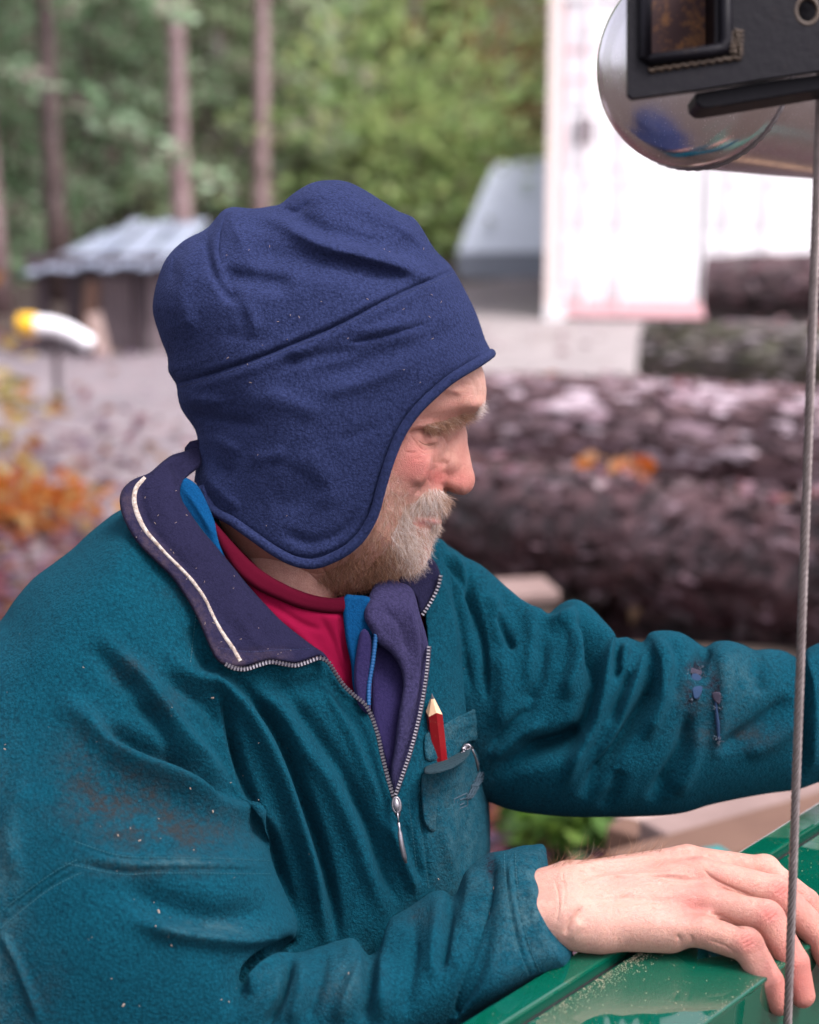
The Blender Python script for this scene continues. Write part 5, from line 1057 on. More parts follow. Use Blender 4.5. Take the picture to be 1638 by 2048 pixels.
def log(label, pts, r0, r1, m, rough=.10, seed=1, nu=220, nv=56, cat='log'):
    P = spline([tuple(at(x, y, d)) for x, y, d in pts], n=nu); T_ = np.gradient(P, axis=0); T_ /= np.linalg.norm(T_, axis=1, keepdims=True); U_ = np.cross(T_, [0, 0, 1]); U_ /= np.linalg.norm(U_, axis=1, keepdims=True); W_ = np.cross(U_, T_)
    th = np.arange(nv) * 2 * np.pi / nv; r = np.linspace(r0, r1, nu); L = np.linalg.norm(P[-1] - P[0]); V = np.zeros((nu, nv, 3))
    for i in range(nu):
        s = i / nu * L
        for j in range(nv):
            cx, cy = math.cos(th[j]), math.sin(th[j]); v1 = mn.noise((s * 2.2, cx * 1.2 + seed, cy * 1.2)); v2 = mn.noise((s * 7, cx * 4 + seed, cy * 4)); v3 = abs(mn.noise((s * 14, cx * 9, cy * 9 + seed)))
            V[i, j] = P[i] + (U_[i] * cx + W_[i] * cy) * r[i] * (1 + rough * (.8 * v1 + 1.1 * v2 - 1.2 * v3))
    o = empty('log', tuple(P[0]), label, cat)
    F_ = [(i * nv + j, i * nv + (j + 1) % nv, (i + 1) * nv + (j + 1) % nv, (i + 1) * nv + j) for i in range(nu - 1) for j in range(nv)]
    link('bark', np_mesh('bark', V.reshape(-1, 3), np.array(F_)), m, o)
    for k, c in ((0, P[0]), (nu - 1, P[-1])):
        ring = V[k] * .985 + c * .015; rings = [c + (ring - c) * q for q in (1, .66, .33)]; Vv = np.vstack(rings + [c[None]]); Ff = []
        for a in range(2):
            for j in range(nv): Ff.append((a * nv + j, a * nv + (j + 1) % nv, (a + 1) * nv + (j + 1) % nv, (a + 1) * nv + j))
        for j in range(nv): Ff.append((2 * nv + j, 2 * nv + (j + 1) % nv, 3 * nv))
        link('cut_end', np_mesh('cut_end', Vv, Ff), ENDW, o)
    return P, r
PA, rA = log('long dark wet log nearest the man, lying right behind his far sleeve', [(640,970,5.9),(1000,1030,5.15),(1350,1096,4.65),(1820,1162,4.15)], .155, .195, BARK, .09, 3)
PB, rB = log('pale log with rough flaking bark, second row behind the dark wet log', [(560,840,7.4),(1000,850,6.9),(1350,876,6.5),(1850,925,6.0)], .19, .215, BARKR, .17, 7)
log('thin dark log under the long one', [(760,1085,5.6),(1050,1130,5.2),(1300,1200,4.9)], .10, .11, BARK, .16, 12, 120, 40)
log('dark shaded log added low beneath the long wet log to deepen the shade', [(980,1262,5.3),(1350,1285,4.9),(1900,1330,4.5)], .115, .13, BARK, .14, 29, 140, 40)  # log added as a dark mass where the pile lies in shade
PC, rC = log('mossy grey log with its cut end left, lower of the pair by the container', [(1290,716,9.7),(1500,722,9.5),(1900,740,9.2)], .205, .22, BARKM, .10, 15, 140, 48)
log('short brown log resting on top of the mossy grey log', [(1416,576,9.9),(1600,572,9.7),(1900,570,9.4)], .18, .185, BARK, .10, 19, 140, 48)
RB = mat('shade_darkened_timber', (.16, .11, .09), .85); t = NT(RB); t.l(t.mix(t.noise(25, 5, .7), (.02, .013, .011), (.085, .06, .045)), t.p.inputs['Base Color'])  # timber colour darkened to stand for the shade under the logs
NEWW = mat('orange_fresh_timber', (.46, .22, .10), .75); t = NT(NEWW); t.l(t.mix(t.noise(9, 5, .7), (.09, .042, .028), (.17, .095, .065)), t.p.inputs['Base Color'])
SLABW = mat('weathered_pinkish_board', (.3, .2, .17), .8); t = NT(SLABW); t.l(t.mix(t.noise(14, 5, .7), (.12, .075, .065), (.30, .21, .19)), t.p.inputs['Base Color'])
PALEW = mat('pale_pink_board', (.55, .40, .34), .75); t = NT(PALEW); t.l(t.mix(t.noise(11, 5, .7), (.32, .21, .18), (.46, .36, .32)), t.p.inputs['Base Color'])
def timber(label, px, py, D, dims, rz, m, cat='timber', base=None, name='timber_beam', group=None):
    c = at(px, py, D) if base is None else np.array(base); mb = MB(); mb.box(tuple(c), dims, rz=rz); o = mb.build(name, m, None, bevel=.006); tag(o, label, cat, group); return o
for i, (k, lb) in enumerate(((40, 'left'), (150, 'right'))):
    p = PA[k]; timber('dark bunk timber carrying the logs, %s one of the two' % lb, 0, 0, 0, (1.5, .14, max(.1, p[2] - rA[k] - .01)), rad(70), RB, base=(p[0] - .1, p[1] + .55, (p[2] - rA[k]) / 2), name='bunk_timber')
timber('short pale board end between the man\'s shoulder and the shaded log', 1050, 1180, 4.6, (.15, .16, .03), rad(12), SLABW, 'board', name='board')
timber('long dark beam low on the ground behind the far sleeve', 1420, 1345, 4.2, (1.7, .14, .10), rad(-6), RB)
timber('pale offcut slab with an orange sawn side, just above the resting hand', 1400, 1652, 2.9, (.24, .17, .045), rad(-38), PALEW, 'slab', name='offcut_slab')
timber('orange sawn block under the pale offcut slab', 1362, 1690, 2.86, (.20, .16, .07), rad(-38), NEWW, 'block', name='sawn_block')
timber('long pinkish board running off to the right beyond the cable', 1620, 1612, 2.8, (.62, .13, .05), rad(32), SLABW, 'board', name='board')
timber('rusty brown board beside the green bed, under the far cuff', 1560, 1668, 2.6, (.6, .10, .05), rad(32), NEWW, 'board', name='board')
log('grey barked slab behind the pale offcut', [(1440,1640,3.1),(1560,1610,3.3)], .05, .055, BARKM, .15, 33, 60, 28, 'slabwood')
tp = MB(); tp.box(tuple(at(1430, 1735, 2.3)), (.03, .03, .05), rz=.4); tag(tp.build('teal_post', mat('teal_paint', (.005, .20, .20), .4), None, bevel=.003), 'small teal painted stake end between the sawn block and the green bed', 'stake')
PLM = leafmat('bark_flake', [(.020, .008, .009), (.055, .025, .025), (.035, .014, .015), (.10, .055, .06), (.035, .015, .016), (.20, .13, .15)]); PLM2 = leafmat('flaking_bark_flake', [(.04, .02, .022), (.12, .07, .075), (.28, .19, .22), (.06, .03, .033), (.46, .37, .41), (.16, .10, .11)])
PLG = leafmat('mossy_bark_flake', [(.02, .015, .012), (.06, .045, .04), (.035, .035, .015), (.28, .24, .25), (.04, .03, .025)])
def bark_plates(P, r, cnt, m, lo, hi, lift=1.0, seed=1):
    rg3 = np.random.default_rng(seed); T_ = np.gradient(P, axis=0); T_ /= np.linalg.norm(T_, axis=1, keepdims=True); V = []; F_ = []; tn = []
    for q in range(cnt):
        k = rg3.integers(3, len(P) - 3); a = rg3.uniform(-.9, 2.7); t_ = T_[k]; u = np.cross(t_, [0, 0, 1]); u /= np.linalg.norm(u); w = np.cross(u, t_); nrm = u * math.sin(a) + w * math.cos(a)
        if nrm[1] > .75: continue
        b = np.cross(t_, nrm); c = P[k] + nrm * r[k] * lift; L = lo + (hi - lo) * rg3.random() ** 1.8; W_ = L * rg3.uniform(.14, .34); h = rg3.uniform(.006, .016); n_ = 6; o = len(V); th0 = rg3.uniform(0, 1)
        rad_ = rg3.uniform(.35, 1.15, n_)
        for z_, sc_ in ((-.012, 1.0), (h, .8)):
            for j in range(n_):
                an = th0 + j * 2 * np.pi / n_; V.append(c + t_ * math.cos(an) * L * rad_[j] * sc_ + b * math.sin(an) * W_ * rad_[j] * sc_ + nrm * z_)
        F_ += [(o + j, o + (j + 1) % n_, o + n_ + (j + 1) % n_, o + n_ + j) for j in range(n_)] + [tuple(o + n_ + j for j in range(n_))]; tn += [rg3.uniform(0, .999)] * (2 * n_)
    m.node_tree.nodes['Principled BSDF'].inputs['Roughness'].default_value = .34; [setattr(x.inputs[0], 'default_value', 0.0) for x in m.node_tree.nodes if x.type == 'MIX_SHADER']; me = np_mesh('bark_flakes', V, F_); set_attr(me, 'tone', tn); me.materials.append(m); return me
for (P_, r_, cn, m_, lo, hi, nm_) in ((PA, rA, 420, PLM, .010, .05, 'log'), (PB, rB, 1300, PLM2, .03, .15, 'log.001'), (PC, rC, 420, PLG, .03, .12, 'log.004')):
    o = bpy.data.objects.get(nm_); tag(link('bark_flakes', bark_plates(P_, r_, cn, m_, lo, hi, seed=cn), None, o, smooth=False), kind='stuff')
# oak-orange leaves caught between the logs
C = []
qa = w2q(PA)[:, 0]
for _ in range(16):
    xx = random.choice([random.gauss(1260, 14), random.gauss(1235, 22), random.gauss(1310, 14), random.gauss(1185, 12)]); k = int(np.argmin(abs(qa - xx))); p = PA[k]; C.append((p[0], p[1] + rA[k] * .75 + random.gauss(0, .03), p[2] + rA[k] * .93 + random.uniform(0, .03)))
OL = leafmat('orange_leaf', [(.60, .17, .02), (.50, .12, .03), (.55, .30, .16)]); C = np.array(C); V_, Q_ = leaves(C, .3, .035, rg); me = np_mesh('orange_leaves', V_, Q_); set_attr(me, 'tone', np.repeat(rg.uniform(0, 1, len(C)), 6)); tag(link('orange_leaves', me, OL, smooth=False), kind='stuff')
C = []
for P_, r_, cnt in ((PA, rA, 110), (PB, rB, 260), (PC, rC, 20)):
    for _ in range(cnt):
        k = random.randrange(5, len(P_) - 5); a = random.gauss(-.35, .45); C.append((P_[k][0] + .1 * math.sin(a) * r_[k], P_[k][1] + math.sin(a) * r_[k], P_[k][2] + math.cos(a) * r_[k] * 1.02 + .005))
C = np.array(C); V_, Q_ = leaves(C, .7, .026, rg); me = np_mesh('leaves_on_logs', V_, Q_); set_attr(me, 'tone', np.repeat(rg.uniform(0, 1, len(C)), 6)); tag(link('leaves_on_logs', me, leafmat('damp_leaf', [(.36, .22, .26), (.30, .10, .06), (.45, .34, .36), (.2, .08, .1)]), smooth=False), kind='stuff')

# low green plants under the far sleeve
GL = leafmat('fresh_green_leaf', [(.07, .16, .02), (.13, .22, .035), (.04, .09, .015)])
for i, (x, y, D, s, nl, lb) in enumerate([(1105,1645,3.7,.11,60,'small bright green weed with yellow green leaves, left one under the far sleeve'),(1215,1640,3.75,.14,110,'wider bright green weed, right one under the far sleeve')]):
    c = at(x, y, D); C = c + rg.normal(0, 1, (nl, 3)) * (s * .55, s * .4, s * .22); C[:, 2] = np.maximum(C[:, 2], .03); V_, Q_ = leaves(C, .5, .032, rg); me = np_mesh('leaves', V_, Q_); set_attr(me, 'tone', np.repeat(rg.uniform(0, 1, nl), 6))
    o = empty('weed', (c[0], c[1], 0), lb, 'weed'); tag(link('leaves', me, GL, o, smooth=False), kind='stuff')
    st_ = MB()
    for p in C[::4]: st_.tube([(c[0], c[1], 0), (c[0] * .5 + p[0] * .5, c[1] * .5 + p[1] * .5, p[2] * .6), tuple(p)], .003, 4)
    st_.build('stem', mat('green_stem', (.08, .16, .03), .7), o)

# ------------------------------------------------------------------ white container
WH = mat('white_container_paint', (.82, .80, .80), .5); t = NT(WH); t.l(t.mix(t.ramp(t.noise(3, 5, .7), [(.55, (0,) * 3), (.8, (.5,) * 3)]), (.84, .83, .84), (.78, .74, .73)), t.p.inputs['Base Color'])
PK = mat('faded_red_trim', (.76, .45, .47), .6); GS = mat('grey_steel_fitting', (.74, .72, .72), .5); DKB = mat('dark_box', (.07, .05, .06), .6)
DC = 13.7; bl = on_plane(1090, 641); yC = float(bl[1]); xL = float(bl[0]); WC, HC, LC = 2.44, 2.66, 6.06
con = empty('shipping_container', (xL, yC, 0), 'white shipping container with faded red lines and lock rods, seen from its door end', 'container')
def cb_(name, x0, x1, y0, y1, z0, z1, m, bev=.004, par=None):
    mb = MB(); mb.box((xL + (x0 + x1) / 2, yC + (y0 + y1) / 2, (z0 + z1) / 2), (x1 - x0, y1 - y0, z1 - z0)); return mb.build(name, m, par or con, bevel=bev)
cb_('wall', 0, .04, .15, LC, .14, HC - .1, WH); cb_('wall', WC - .04, WC, .15, LC, .14, HC - .1, WH); cb_('wall', .05, WC - .05, LC - .05, LC, .14, HC - .1, WH); cb_('roof', .0, WC, .12, LC, HC - .1, HC - .02, WH); cb_('floor', .05, WC - .05, .15, LC - .06, .1, .16, RB)
cb_('corner_post', -.005, .09, -.02, .12, .06, HC, mat('peach_white_edge', (.78, .68, .64), .6)); cb_('corner_post', WC - .09, WC, -.02, .12, .06, HC, WH); cb_('door_sill', .09, WC - .09, -.02, .12, .04, .15, PK); cb_('door_header', .09, WC - .09, -.02, .12, HC - .16, HC, WH)
for x in (0, WC - .16):
    for z in (0.0, HC - .06): cb_('corner_casting', x - .01, x + .16, -.035, .14, z, z + .12, mat('dark_casting', (.05, .05, .06), .5) if z > 1 else GS)
for k, x0 in enumerate((.10, WC / 2 + .01)):
    dr_ = cb_('door_leaf', x0, x0 + WC / 2 - .12, .03, .06, .17, HC - .18, WH)
    for q in range(5):
        z = .30 + q * .46; cb_('door_rib', x0 + .05, x0 + WC / 2 - .17, .008, .032, z, z + .40, WH, .012, dr_)
    for xr in (.14, .44):
        mb = MB(); mb.tube([(xL + x0 + xr + .06, yC - .02, .1), (xL + x0 + xr + .06, yC - .02, HC - .1)], .017, 8)
        for z in (.25, .9, 1.5, 2.3): mb.box((xL + x0 + xr + .06, yC - .005, z), (.10, .03, .06))
        mb.box((xL + x0 + xr + .16, yC - .03, 1.15), (.22, .02, .035)); mb.build('lock_rod', GS if k else mat('pinkish_rod', (.78, .70, .71), .5), dr_)
for z in (1.88, 2.10): cb_('red_line', .11, .62, .000, .008, z, z + .022, PK, 0)
cb_('red_line', .10, .118, .0, .006, .2, HC - .2, PK, 0)
cb_('vent_box', .22, .36, -.03, .01, 1.40, 1.60, DKB)
con.rotation_euler = (0, 0, rad(-7))

# ------------------------------------------------------------------ covered trailer
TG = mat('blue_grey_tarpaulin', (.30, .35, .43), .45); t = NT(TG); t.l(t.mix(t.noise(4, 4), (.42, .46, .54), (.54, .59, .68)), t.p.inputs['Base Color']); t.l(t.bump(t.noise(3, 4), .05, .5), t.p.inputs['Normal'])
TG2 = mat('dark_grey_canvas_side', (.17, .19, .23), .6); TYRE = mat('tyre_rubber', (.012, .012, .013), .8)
DTt = 17.5; tr = empty('covered_trailer', tuple(on_plane(1020, 628)), 'boat trailer under a blue grey tarpaulin, half behind the white container', 'trailer')
def upm(px, py): return at(px, py, DTt)
rr_ = [(916,505,0),(1090,503,0),(1300,500,0), (930,462,.25),(1090,455,.25),(1300,452,.25), (958,395,.65),(1090,388,.65),(1300,384,.65), (984,338,1.05),(1090,330,1.05),(1300,326,1.05), (1000,324,1.4),(1090,316,1.4),(1300,312,1.4), (1000,345,2.2),(1090,345,2.2),(1300,345,2.2), (945,505,2.3),(1090,505,2.3),(1300,505,2.3)]
V_ = [tuple(at(x, y, DTt + d)) for x, y, d in rr_]; F_ = [(3 * i + j, 3 * i + j + 1, 3 * i + j + 4, 3 * i + j + 3) for i in range(6) for j in range(2)] + [tuple(3 * i for i in range(7))[::-1], tuple(3 * i + 2 for i in range(7))]
link('tarpaulin', np_mesh('tarpaulin', V_, F_), TG, tr, smooth=False)
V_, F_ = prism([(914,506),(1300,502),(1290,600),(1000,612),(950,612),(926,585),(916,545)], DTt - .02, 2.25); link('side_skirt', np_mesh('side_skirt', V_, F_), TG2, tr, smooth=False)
V_, F_ = prism([(945,613),(1250,603),(1250,630),(955,632)], DTt + .1, 1.9); link('chassis', np_mesh('chassis', V_, F_), TYRE, tr, smooth=False)
for x in (985, 1180):
    for dd in (0, 1.7):
        c = at(x, 618, DTt + .05 + dd); mb = MB(); thw = np.linspace(0, 2 * np.pi, 24, endpoint=False); V_ = []
        for yy, r in ((0, .08), (0, .2), (.03, .26), (.15, .26), (.18, .2), (.18, .08)): V_ += [(c[0] + r * math.cos(a), c[1] + yy, c[2] + r * math.sin(a)) for a in thw]
        mb.add(V_, [(i * 24 + j, i * 24 + (j + 1) % 24, (i + 1) * 24 + (j + 1) % 24, (i + 1) * 24 + j) for i in range(5) for j in range(24)]); mb.build('wheel', TYRE, tr, smooth=True)

# ------------------------------------------------------------------ shed with pale roof
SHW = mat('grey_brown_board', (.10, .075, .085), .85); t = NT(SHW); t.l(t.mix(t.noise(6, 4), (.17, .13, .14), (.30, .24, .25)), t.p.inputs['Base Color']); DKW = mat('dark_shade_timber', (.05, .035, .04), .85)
SR = mat('pale_blue_sheet_roof', (.62, .68, .85), .35); t = NT(SR); t.l(t.mix(t.ramp(t.noise(4, 4), [(.4, (0,) * 3), (.65, (1,) * 3)]), (.19, .22, .29), (.38, .42, .52)), t.p.inputs['Base Color'])
b0 = on_plane(70, 706); b1 = on_plane(395, 706); DS = float(b0[1])
sh = empty('open_shed', tuple((b0 + b1) / 2), 'low grey boarded shed with a bright pale sheet roof among the trees', 'shed')
def zz(py, D=None): return float(at(200, py, 1.0 * (b0[1] / ray(200, py)[1]))[2])
x0, x1 = b0[0], b1[0]; hF, hB = zz(528), zz(446)
def sx(px): return float((px - 819) / FPX * (b0[1] * CT))
nsh = 8
for i in range(nsh):   # roof sheets side by side, sloping up to the back
    xa = sx(52) + (sx(352) - sx(52)) * i / nsh; xb = sx(52) + (sx(352) - sx(52)) * (i + 1) / nsh - .02; lift = .02 * (i % 2); k = .55 + .06 * i
    V_ = []
    for (y, z) in ((DS - .35, hF - .03 + min(.01 * i, .03)), (DS + 1.9, hF + min(.02 + .05 * i, .17))):
        for q in range(5): V_.append((xa + (xb - xa) * q / 4, y, z + lift + (.008 if q % 2 else 0)))
    Vt = V_ + [(x, y, z - .015) for x, y, z in V_]; F_ = [(q, q + 1, 6 + q, 5 + q) for q in range(4)] + [(10 + q, 15 + q, 16 + q, 11 + q) for q in range(4)] + [(q, 10 + q, 11 + q, q + 1) for q in range(4)]
    link('roof_sheet', np_mesh('roof_sheet', Vt, F_), SR, sh, smooth=False)
for i, (pa, pb, m) in enumerate([(182, 212, SHW), (213, 240, SHW), (241, 262, SHW), (282, 304, SHW), (305, 330, SHW), (331, 356, SHW), (357, 392, SHW)]):
    mb = MB(); mb.box(((sx(pa) + sx(pb)) / 2, DS + .1, hF / 2 - .05), (sx(pb) - sx(pa) - .012, .03, hF - .1 - .02 * (i % 3))); mb.build('wall_board', m, sh)
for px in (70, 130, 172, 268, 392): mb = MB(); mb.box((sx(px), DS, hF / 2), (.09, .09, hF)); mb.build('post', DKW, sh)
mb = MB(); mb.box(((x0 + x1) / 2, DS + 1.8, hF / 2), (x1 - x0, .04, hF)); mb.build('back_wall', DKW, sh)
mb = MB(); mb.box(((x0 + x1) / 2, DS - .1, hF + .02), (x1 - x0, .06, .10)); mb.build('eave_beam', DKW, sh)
mb = MB(); mb.box((sx(172), DS - .14, .28), (.09, .05, .46), ry=.12); tag(mb.build('leaning_board', NEWW, None), 'orange board leaning upright against the shed post', 'board')
mb = MB(); mb.box((sx(196), DS - .3, .16), (.09, .04, .30), ry=-.2); tag(mb.build('leaning_board', PALEW, None), 'pale board leaning low beside the orange one at the shed', 'board')
# pale bent pipe with a yellow end
pi_ = empty('bent_pipe', tuple(at(120, 655, 9.5)), 'white curved pipe with a yellow end standing out at left before the shed', 'pipe')
WP = mat('white_plastic', (.8, .79, .82), .4); YP = mat('yellow_plastic', (.75, .42, .02), .4)
Pp = spline([tuple(at(x, y, 9.5)) for x, y in [(70,650),(100,652),(130,660),(158,674),(182,690)]], n=24); V_, F_ = tube(Pp, np.linspace(.052, .044, 24), 14); link('white_tube', np_mesh('white_tube', V_, F_), WP, pi_)
V_, F_ = tube([tuple(at(x, 648, 9.5)) for x in (36, 40, 54, 68, 73)], [.052, .058, .06, .058, .054], 14); link('yellow_end', np_mesh('yellow_end', V_, F_), YP, pi_)
mb = MB(); mb.tube([tuple(at(110, 660, 9.5)), (*at(112, 700, 9.5)[:2], 0)], .02, 8); mb.build('stand', DKW, pi_)

# ------------------------------------------------------------------ trees
def mk_leafset(C, size, seed, droop=.0):
    rg2 = np.random.default_rng(seed); V, Q = leaves(C, .35, size, rg2); return V, Q, np.repeat(np.clip(rg2.normal(.5, .25, len(C)), 0, .999), 6)
def conifer(h, seed, spread=2.2, first=.25, nb=60, per=60, size=.075):
    rg2 = np.random.default_rng(seed); C = []; B = []
    for k in range(nb):
        f = first + (1 - first) * (k + rg2.uniform(0, 1)) / nb; z = h * f; R = spread * (1 - f) ** .75 * rg2.uniform(.7, 1.15) + .15; a = rg2.uniform(0, 6.28); dr_ = rg2.uniform(.15, .45)
        s = rg2.uniform(.15, 1, per) ** .8; w = R * .28 * (1.1 - s); x = s * R; y = rg2.normal(0, 1, per) * w; zz_ = z - dr_ * R * s ** 1.6 + rg2.normal(0, .06, per)
        C.append(np.stack([x * math.cos(a) - y * math.sin(a), x * math.sin(a) + y * math.cos(a), zz_], -1)); B.append((a, R, z, dr_))
    return np.vstack(C), B
def tree_parts(seed, h, r0, spread, first, nb, per, size, foliage, trunkm, lean=0.0):
    C, B = conifer(h, seed, spread, first, nb, per, size); V, Q, tn = mk_leafset(C, size, seed)
    me = np_mesh('crown', V, Q); set_attr(me, 'tone', tn); me.materials.append(foliage)
    z = np.linspace(0, h * .97, 14); P = np.stack([lean * z + .05 * np.sin(z * .8 + seed), .04 * np.cos(z * .7 + seed) - .04 * math.cos(seed), z], -1); P[:, 0] -= P[0, 0]
    tv_, tf_ = tube(P, np.linspace(r0, r0 * .18, 14) * (1 + .25 * np.exp(-z * 3)), 12); mt = np_mesh('trunk', tv_, tf_); mt.materials.append(trunkm)
    mb = MB()
    for a, R, z_, d_ in B[::2]: mb.tube([(lean * z_, 0, z_), (R * .5 * math.cos(a) + lean * z_, R * .5 * math.sin(a), z_ - d_ * R * .3), (R * .9 * math.cos(a) + lean * z_, R * .9 * math.sin(a), z_ - d_ * R * .85)], [.025, .015, .006], 4, cap=False)
    ml = bpy.data.meshes.new('limbs'); ml.from_pydata(mb.v, [], mb.f); ml.materials.append(trunkm); return me, mt, ml
def folmat(name, cols): 
    m = leafmat(name, cols); m.node_tree.nodes['Principled BSDF'].inputs['Roughness'].default_value = .6; return m
F1 = folmat('cool_green_needles', [(0.169, 0.286, 0.156), (0.273, 0.416, 0.234), (0.468, 0.62, 0.416), (0.312, 0.26, 0.221), (0.208, 0.351, 0.182)]); F2 = folmat('mid_green_needles', [(0.195, 0.273, 0.143), (0.325, 0.442, 0.247), (0.481, 0.598, 0.364), (0.416, 0.338, 0.299), (0.26, 0.338, 0.195)])  # needle colours raised to stand in for haze and light in the wood
F3 = folmat('bright_yellow_green_leaf', [(0.208, 0.325, 0.117), (0.338, 0.481, 0.182), (0.442, 0.52, 0.208), (0.26, 0.26, 0.156)]); F4 = folmat('russet_brown_leaf', [(.20, .11, .06), (.26, .17, .08), (.15, .12, .05), (.20, .20, .07)]); F5 = folmat('yellow_autumn_leaf', [(.36, .25, .07), (.42, .33, .13), (.30, .14, .04), (.27, .25, .09)])  # yellow green leaf colour raised for haze as well
TB = bark_mat('pinkish_brown_trunk_bark', (.19, .12, .12), (.34, .24, .24), (.44, .34, .34)); TBD = bark_mat('dark_trunk_bark', (.05, .032, .03), (.10, .065, .06), (.16, .11, .10)); TBP = bark_mat('pale_grey_trunk_bark', (.26, .22, .21), (.40, .35, .33), (.5, .46, .44))
def plant_tree(parts, x, y, label, group=None, rz=0.0, s=1.0, name='conifer_tree', z=0.0, cat='tree'):
    o = empty(name, (x, y, z), label, cat, group, rz); o.scale = (s, s, s)
    for nm, me in zip(('crown', 'trunk', 'limbs'), parts):
        if me is None: continue
        c = bpy.data.objects.new(nm, me); COL.objects.link(c); c.parent = o
        if nm == 'limbs': c['kind'] = 'stuff'
        me.polygons.foreach_set('use_smooth', np.full(len(me.polygons), nm == 'trunk'))
    return o
def gx(px, D): return (px - 819) / FPX * D
# the trunks one can tell apart (x position in the picture, distance, radius)
named = [(16, 14.5, .085, TB, 'straight pinkish brown trunk at the left edge of the yard', .006), (137, 15.5, .10, TBD, 'dark trunk standing in front of the pale shed roof', -.004), (382, 17.0, .105, TB, 'reddish trunk leaning slightly right, just left of the blue hat crown', -.035), (527, 19.0, .10, TB, 'slim straight pinkish trunk rising above the back of the hat', -.008)]
for i, (px, D, r, m, lb, ln) in enumerate(named):
    me = tree_parts(40 + i, 11, r, 1.9, .30 if i else .34, 60, 90, .062, F1 if i < 2 else F2, m, ln); o = plant_tree(me, gx(px, D), D * .985, lb, None)
far = [(672, 24, .10, TBP, 'pale trunk behind the green sapling, above the middle of the hat'), (820, 26, .10, TBP, 'short visible length of pale trunk above the front of the hat'), (905, 29, .12, TBP, 'faint grey trunk deep in the wood right of the middle'), (975, 27, .12, TB, 'brownish trunk deep in the wood left of the container'), (600, 30, .11, TBD, 'dark thin trunk between the slim straight one and the pale one'), (745, 28, .10, TBD, 'dark trunk deep in the wood above the hat peak'), (250, 24, .12, TBD, 'dark trunk behind the shed roof'), (450, 27, .11, TBP, 'pale trunk between the two reddish ones')]
for i, (px, D, r, m, lb) in enumerate(far):
    me = tree_parts(60 + i, 12, r, 2.2, .18, 54, 80, .075, (F2, F3, F1, F2)[i % 4], m); plant_tree(me, gx(px, D), D * .985, lb, 'trees at the edge of the wood')
# young conifers filling the edge of the wood
young = [tree_parts(80 + i, 6.5, .06, 2.0,   .03, 80, 110, .055, f, TBD) for i, f in enumerate((F1, F2, F3))]
yl = [(-4.6, 17.5, 0, 'cool green young conifer over the shed, leftmost'), (-3.4, 18.5, 0, 'cool green young conifer right of the leftmost one above the shed'), (-6.3, 19.5, 1, 'mid green young conifer at the left edge behind the trunk'), (-2.3, 20.0, 1, 'mid green young conifer between the two reddish trunks'), (-1.3, 21.5, 1, 'mid green young conifer behind the back of the hat'), (-.3, 20.5, 2, 'bright green young conifer above the hat peak'), (.55, 21, 2, 'bright green young conifer above the front of the hat'), (1.35, 23, 1, 'mid green young conifer left of the container, second row'), (1.9, 21.5, 2, 'yellow green young tree right beside the container'), (2.6, 25, 1, 'mid green conifer rising behind the container')]
for i, (x, y, k, lb) in enumerate(yl): plant_tree(young[k], x, y, lb, 'young conifers at the edge of the wood', rz=i * 1.3, s=(.85 + .05 * (i % 5)) * (1 if k < 2 else .62), name='young_conifer')
# big boughs hanging in from the left
bough = tree_parts(97, 9, .12, 3.0,   .22, 80, 120, .055, F1, TB); plant_tree(bough, -4.1, 13.2, 'big soft cedar whose boughs hang over the shed from the upper left', None, name='cedar_tree')
# russet and yellow shrubs
def shrub(x, y, h, w, fol, n_, size, lb, seed, name='shrub', cat='shrub'):
    rg2 = np.random.default_rng(seed); C = rg2.normal(0, 1, (n_, 3)) * (w * .45, w * .45, h * .3) + (0, 0, h * .5); C[:, 2] = np.abs(C[:, 2]) + .04; C[:, :2] += np.sin(C[:, 2:] * 7) * w * .15
    V, Q, tn = mk_leafset(C, size, seed); me = np_mesh('foliage', V, Q); set_attr(me, 'tone', tn); o = empty(name, (x, y, 0), lb, cat); f = link('foliage', me, fol, o, smooth=False, world=False); f['kind'] = 'stuff'
    for k in range(7):
        mb = MB(); a = rg2.uniform(0, 6.28); mb.tube([(0, 0, 0), (w * .15 * math.cos(a), w * .15 * math.sin(a), h * .5), (w * .4 * math.cos(a), w * .4 * math.sin(a), h * rg2.uniform(.7, 1))], [.012, .009, .004], 5); link('stem', mb.build('stem', TBD, None).data, None, o, world=False); bpy.data.objects.remove([q for q in bpy.data.objects if q.name.startswith('stem') and q.parent is None][0])
shrub(.80, 21.5, 2.9, 1.7, F4, 2600, .07, 'russet brown bush left of the tarpaulin trailer', 5); shrub(.42, 20.6, 1.5, .8, F3, 1000, .06, 'yellow green bush low beside the russet one', 6); shrub(-.1, 20.2, 2.2, 1.8, F3, 2400, .07, 'light green bush showing just above the front of the hat', 7)
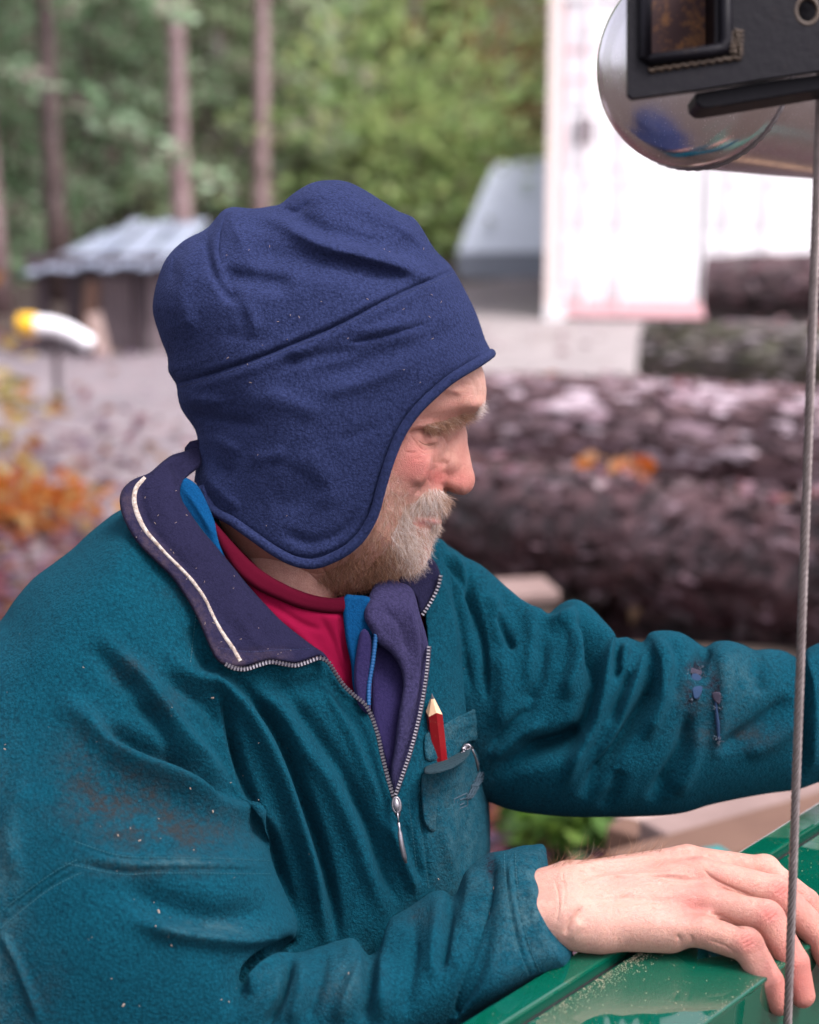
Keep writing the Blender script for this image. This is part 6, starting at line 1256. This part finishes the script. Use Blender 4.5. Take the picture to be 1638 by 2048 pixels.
shrub(-2.0, 6.9, .80, .42, F5, 520, .035, 'yellow autumn bush at the left edge over the leaf litter', 8); shrub(-2.45, 8.2, .55, .5, F5, 380, .04, 'taller yellow and orange bush behind at the left edge', 9); shrub(-1.62, 6.5, .16, .4, folmat('orange_leaf_bush', [(.50, .18, .03), (.42, .12, .03), (.45, .30, .12)]), 420, .035, 'low orange bush beside the man\'s shoulder', 10)
# the wood behind, too deep to count
big = [tree_parts(120 + i, 15, .16, 2.8, .08, 75, 62, .10, (F1, F2, F2)[i], TBD) for i in range(3)]
ORD = ('first', 'second', 'third', 'fourth', 'fifth', 'sixth', 'seventh', 'eighth', 'ninth', 'tenth', 'eleventh', 'twelfth', 'thirteenth')
k = 0
for row, (yy, n_) in enumerate(((30, 11), (37, 12), (46, 13))):
    for i in range(n_):
        x = (i - n_ / 2 + .5 + random.uniform(-.3, .3)) * (.37 * yy / n_ * 2.1); o = plant_tree(big[k % 3], x, yy + random.uniform(-2, 2), ('%s tall conifer in the %s row deep in the wood, counted from the left' % (ORD[i], ('nearest', 'middle', 'farthest')[row])), 'tall conifers deep in the wood', rz=k * 2.1, s=(1.06, 1.34, 1.6)[row] * random.uniform(.92, 1.05)); k += 1
rgw = np.random.default_rng(77); nW = 9000; C = np.stack([rgw.uniform(-34, 34, nW), rgw.uniform(50, 60, nW), rgw.uniform(0, 27, nW)], -1); V, Q, tn = mk_leafset(C, .42, 9); me = np_mesh('far_wood', V, Q); set_attr(me, 'tone', tn); tag(link('far_wood', me, F2, smooth=False), kind='stuff')
# unseen trees added round the clearing to block low sky light and fill reflections
for i in range(16):
    a = rad(100 + i * 19 + random.uniform(-5, 5)); R_ = random.uniform(18, 24)
    if -1.2 < math.atan2(math.sin(a), math.cos(a)) < -.2 and False: continue
    x, y = R_ * math.sin(a), R_ * math.cos(a)
    if y > 10 or (x > 0 and i % 2): continue
    plant_tree(big[i % 3], x, y, 'unseen added conifer blocking low sky behind the viewer, number %s round' % ORD[i % 13], 'unseen conifers added round the clearing', rz=i, s=.8)
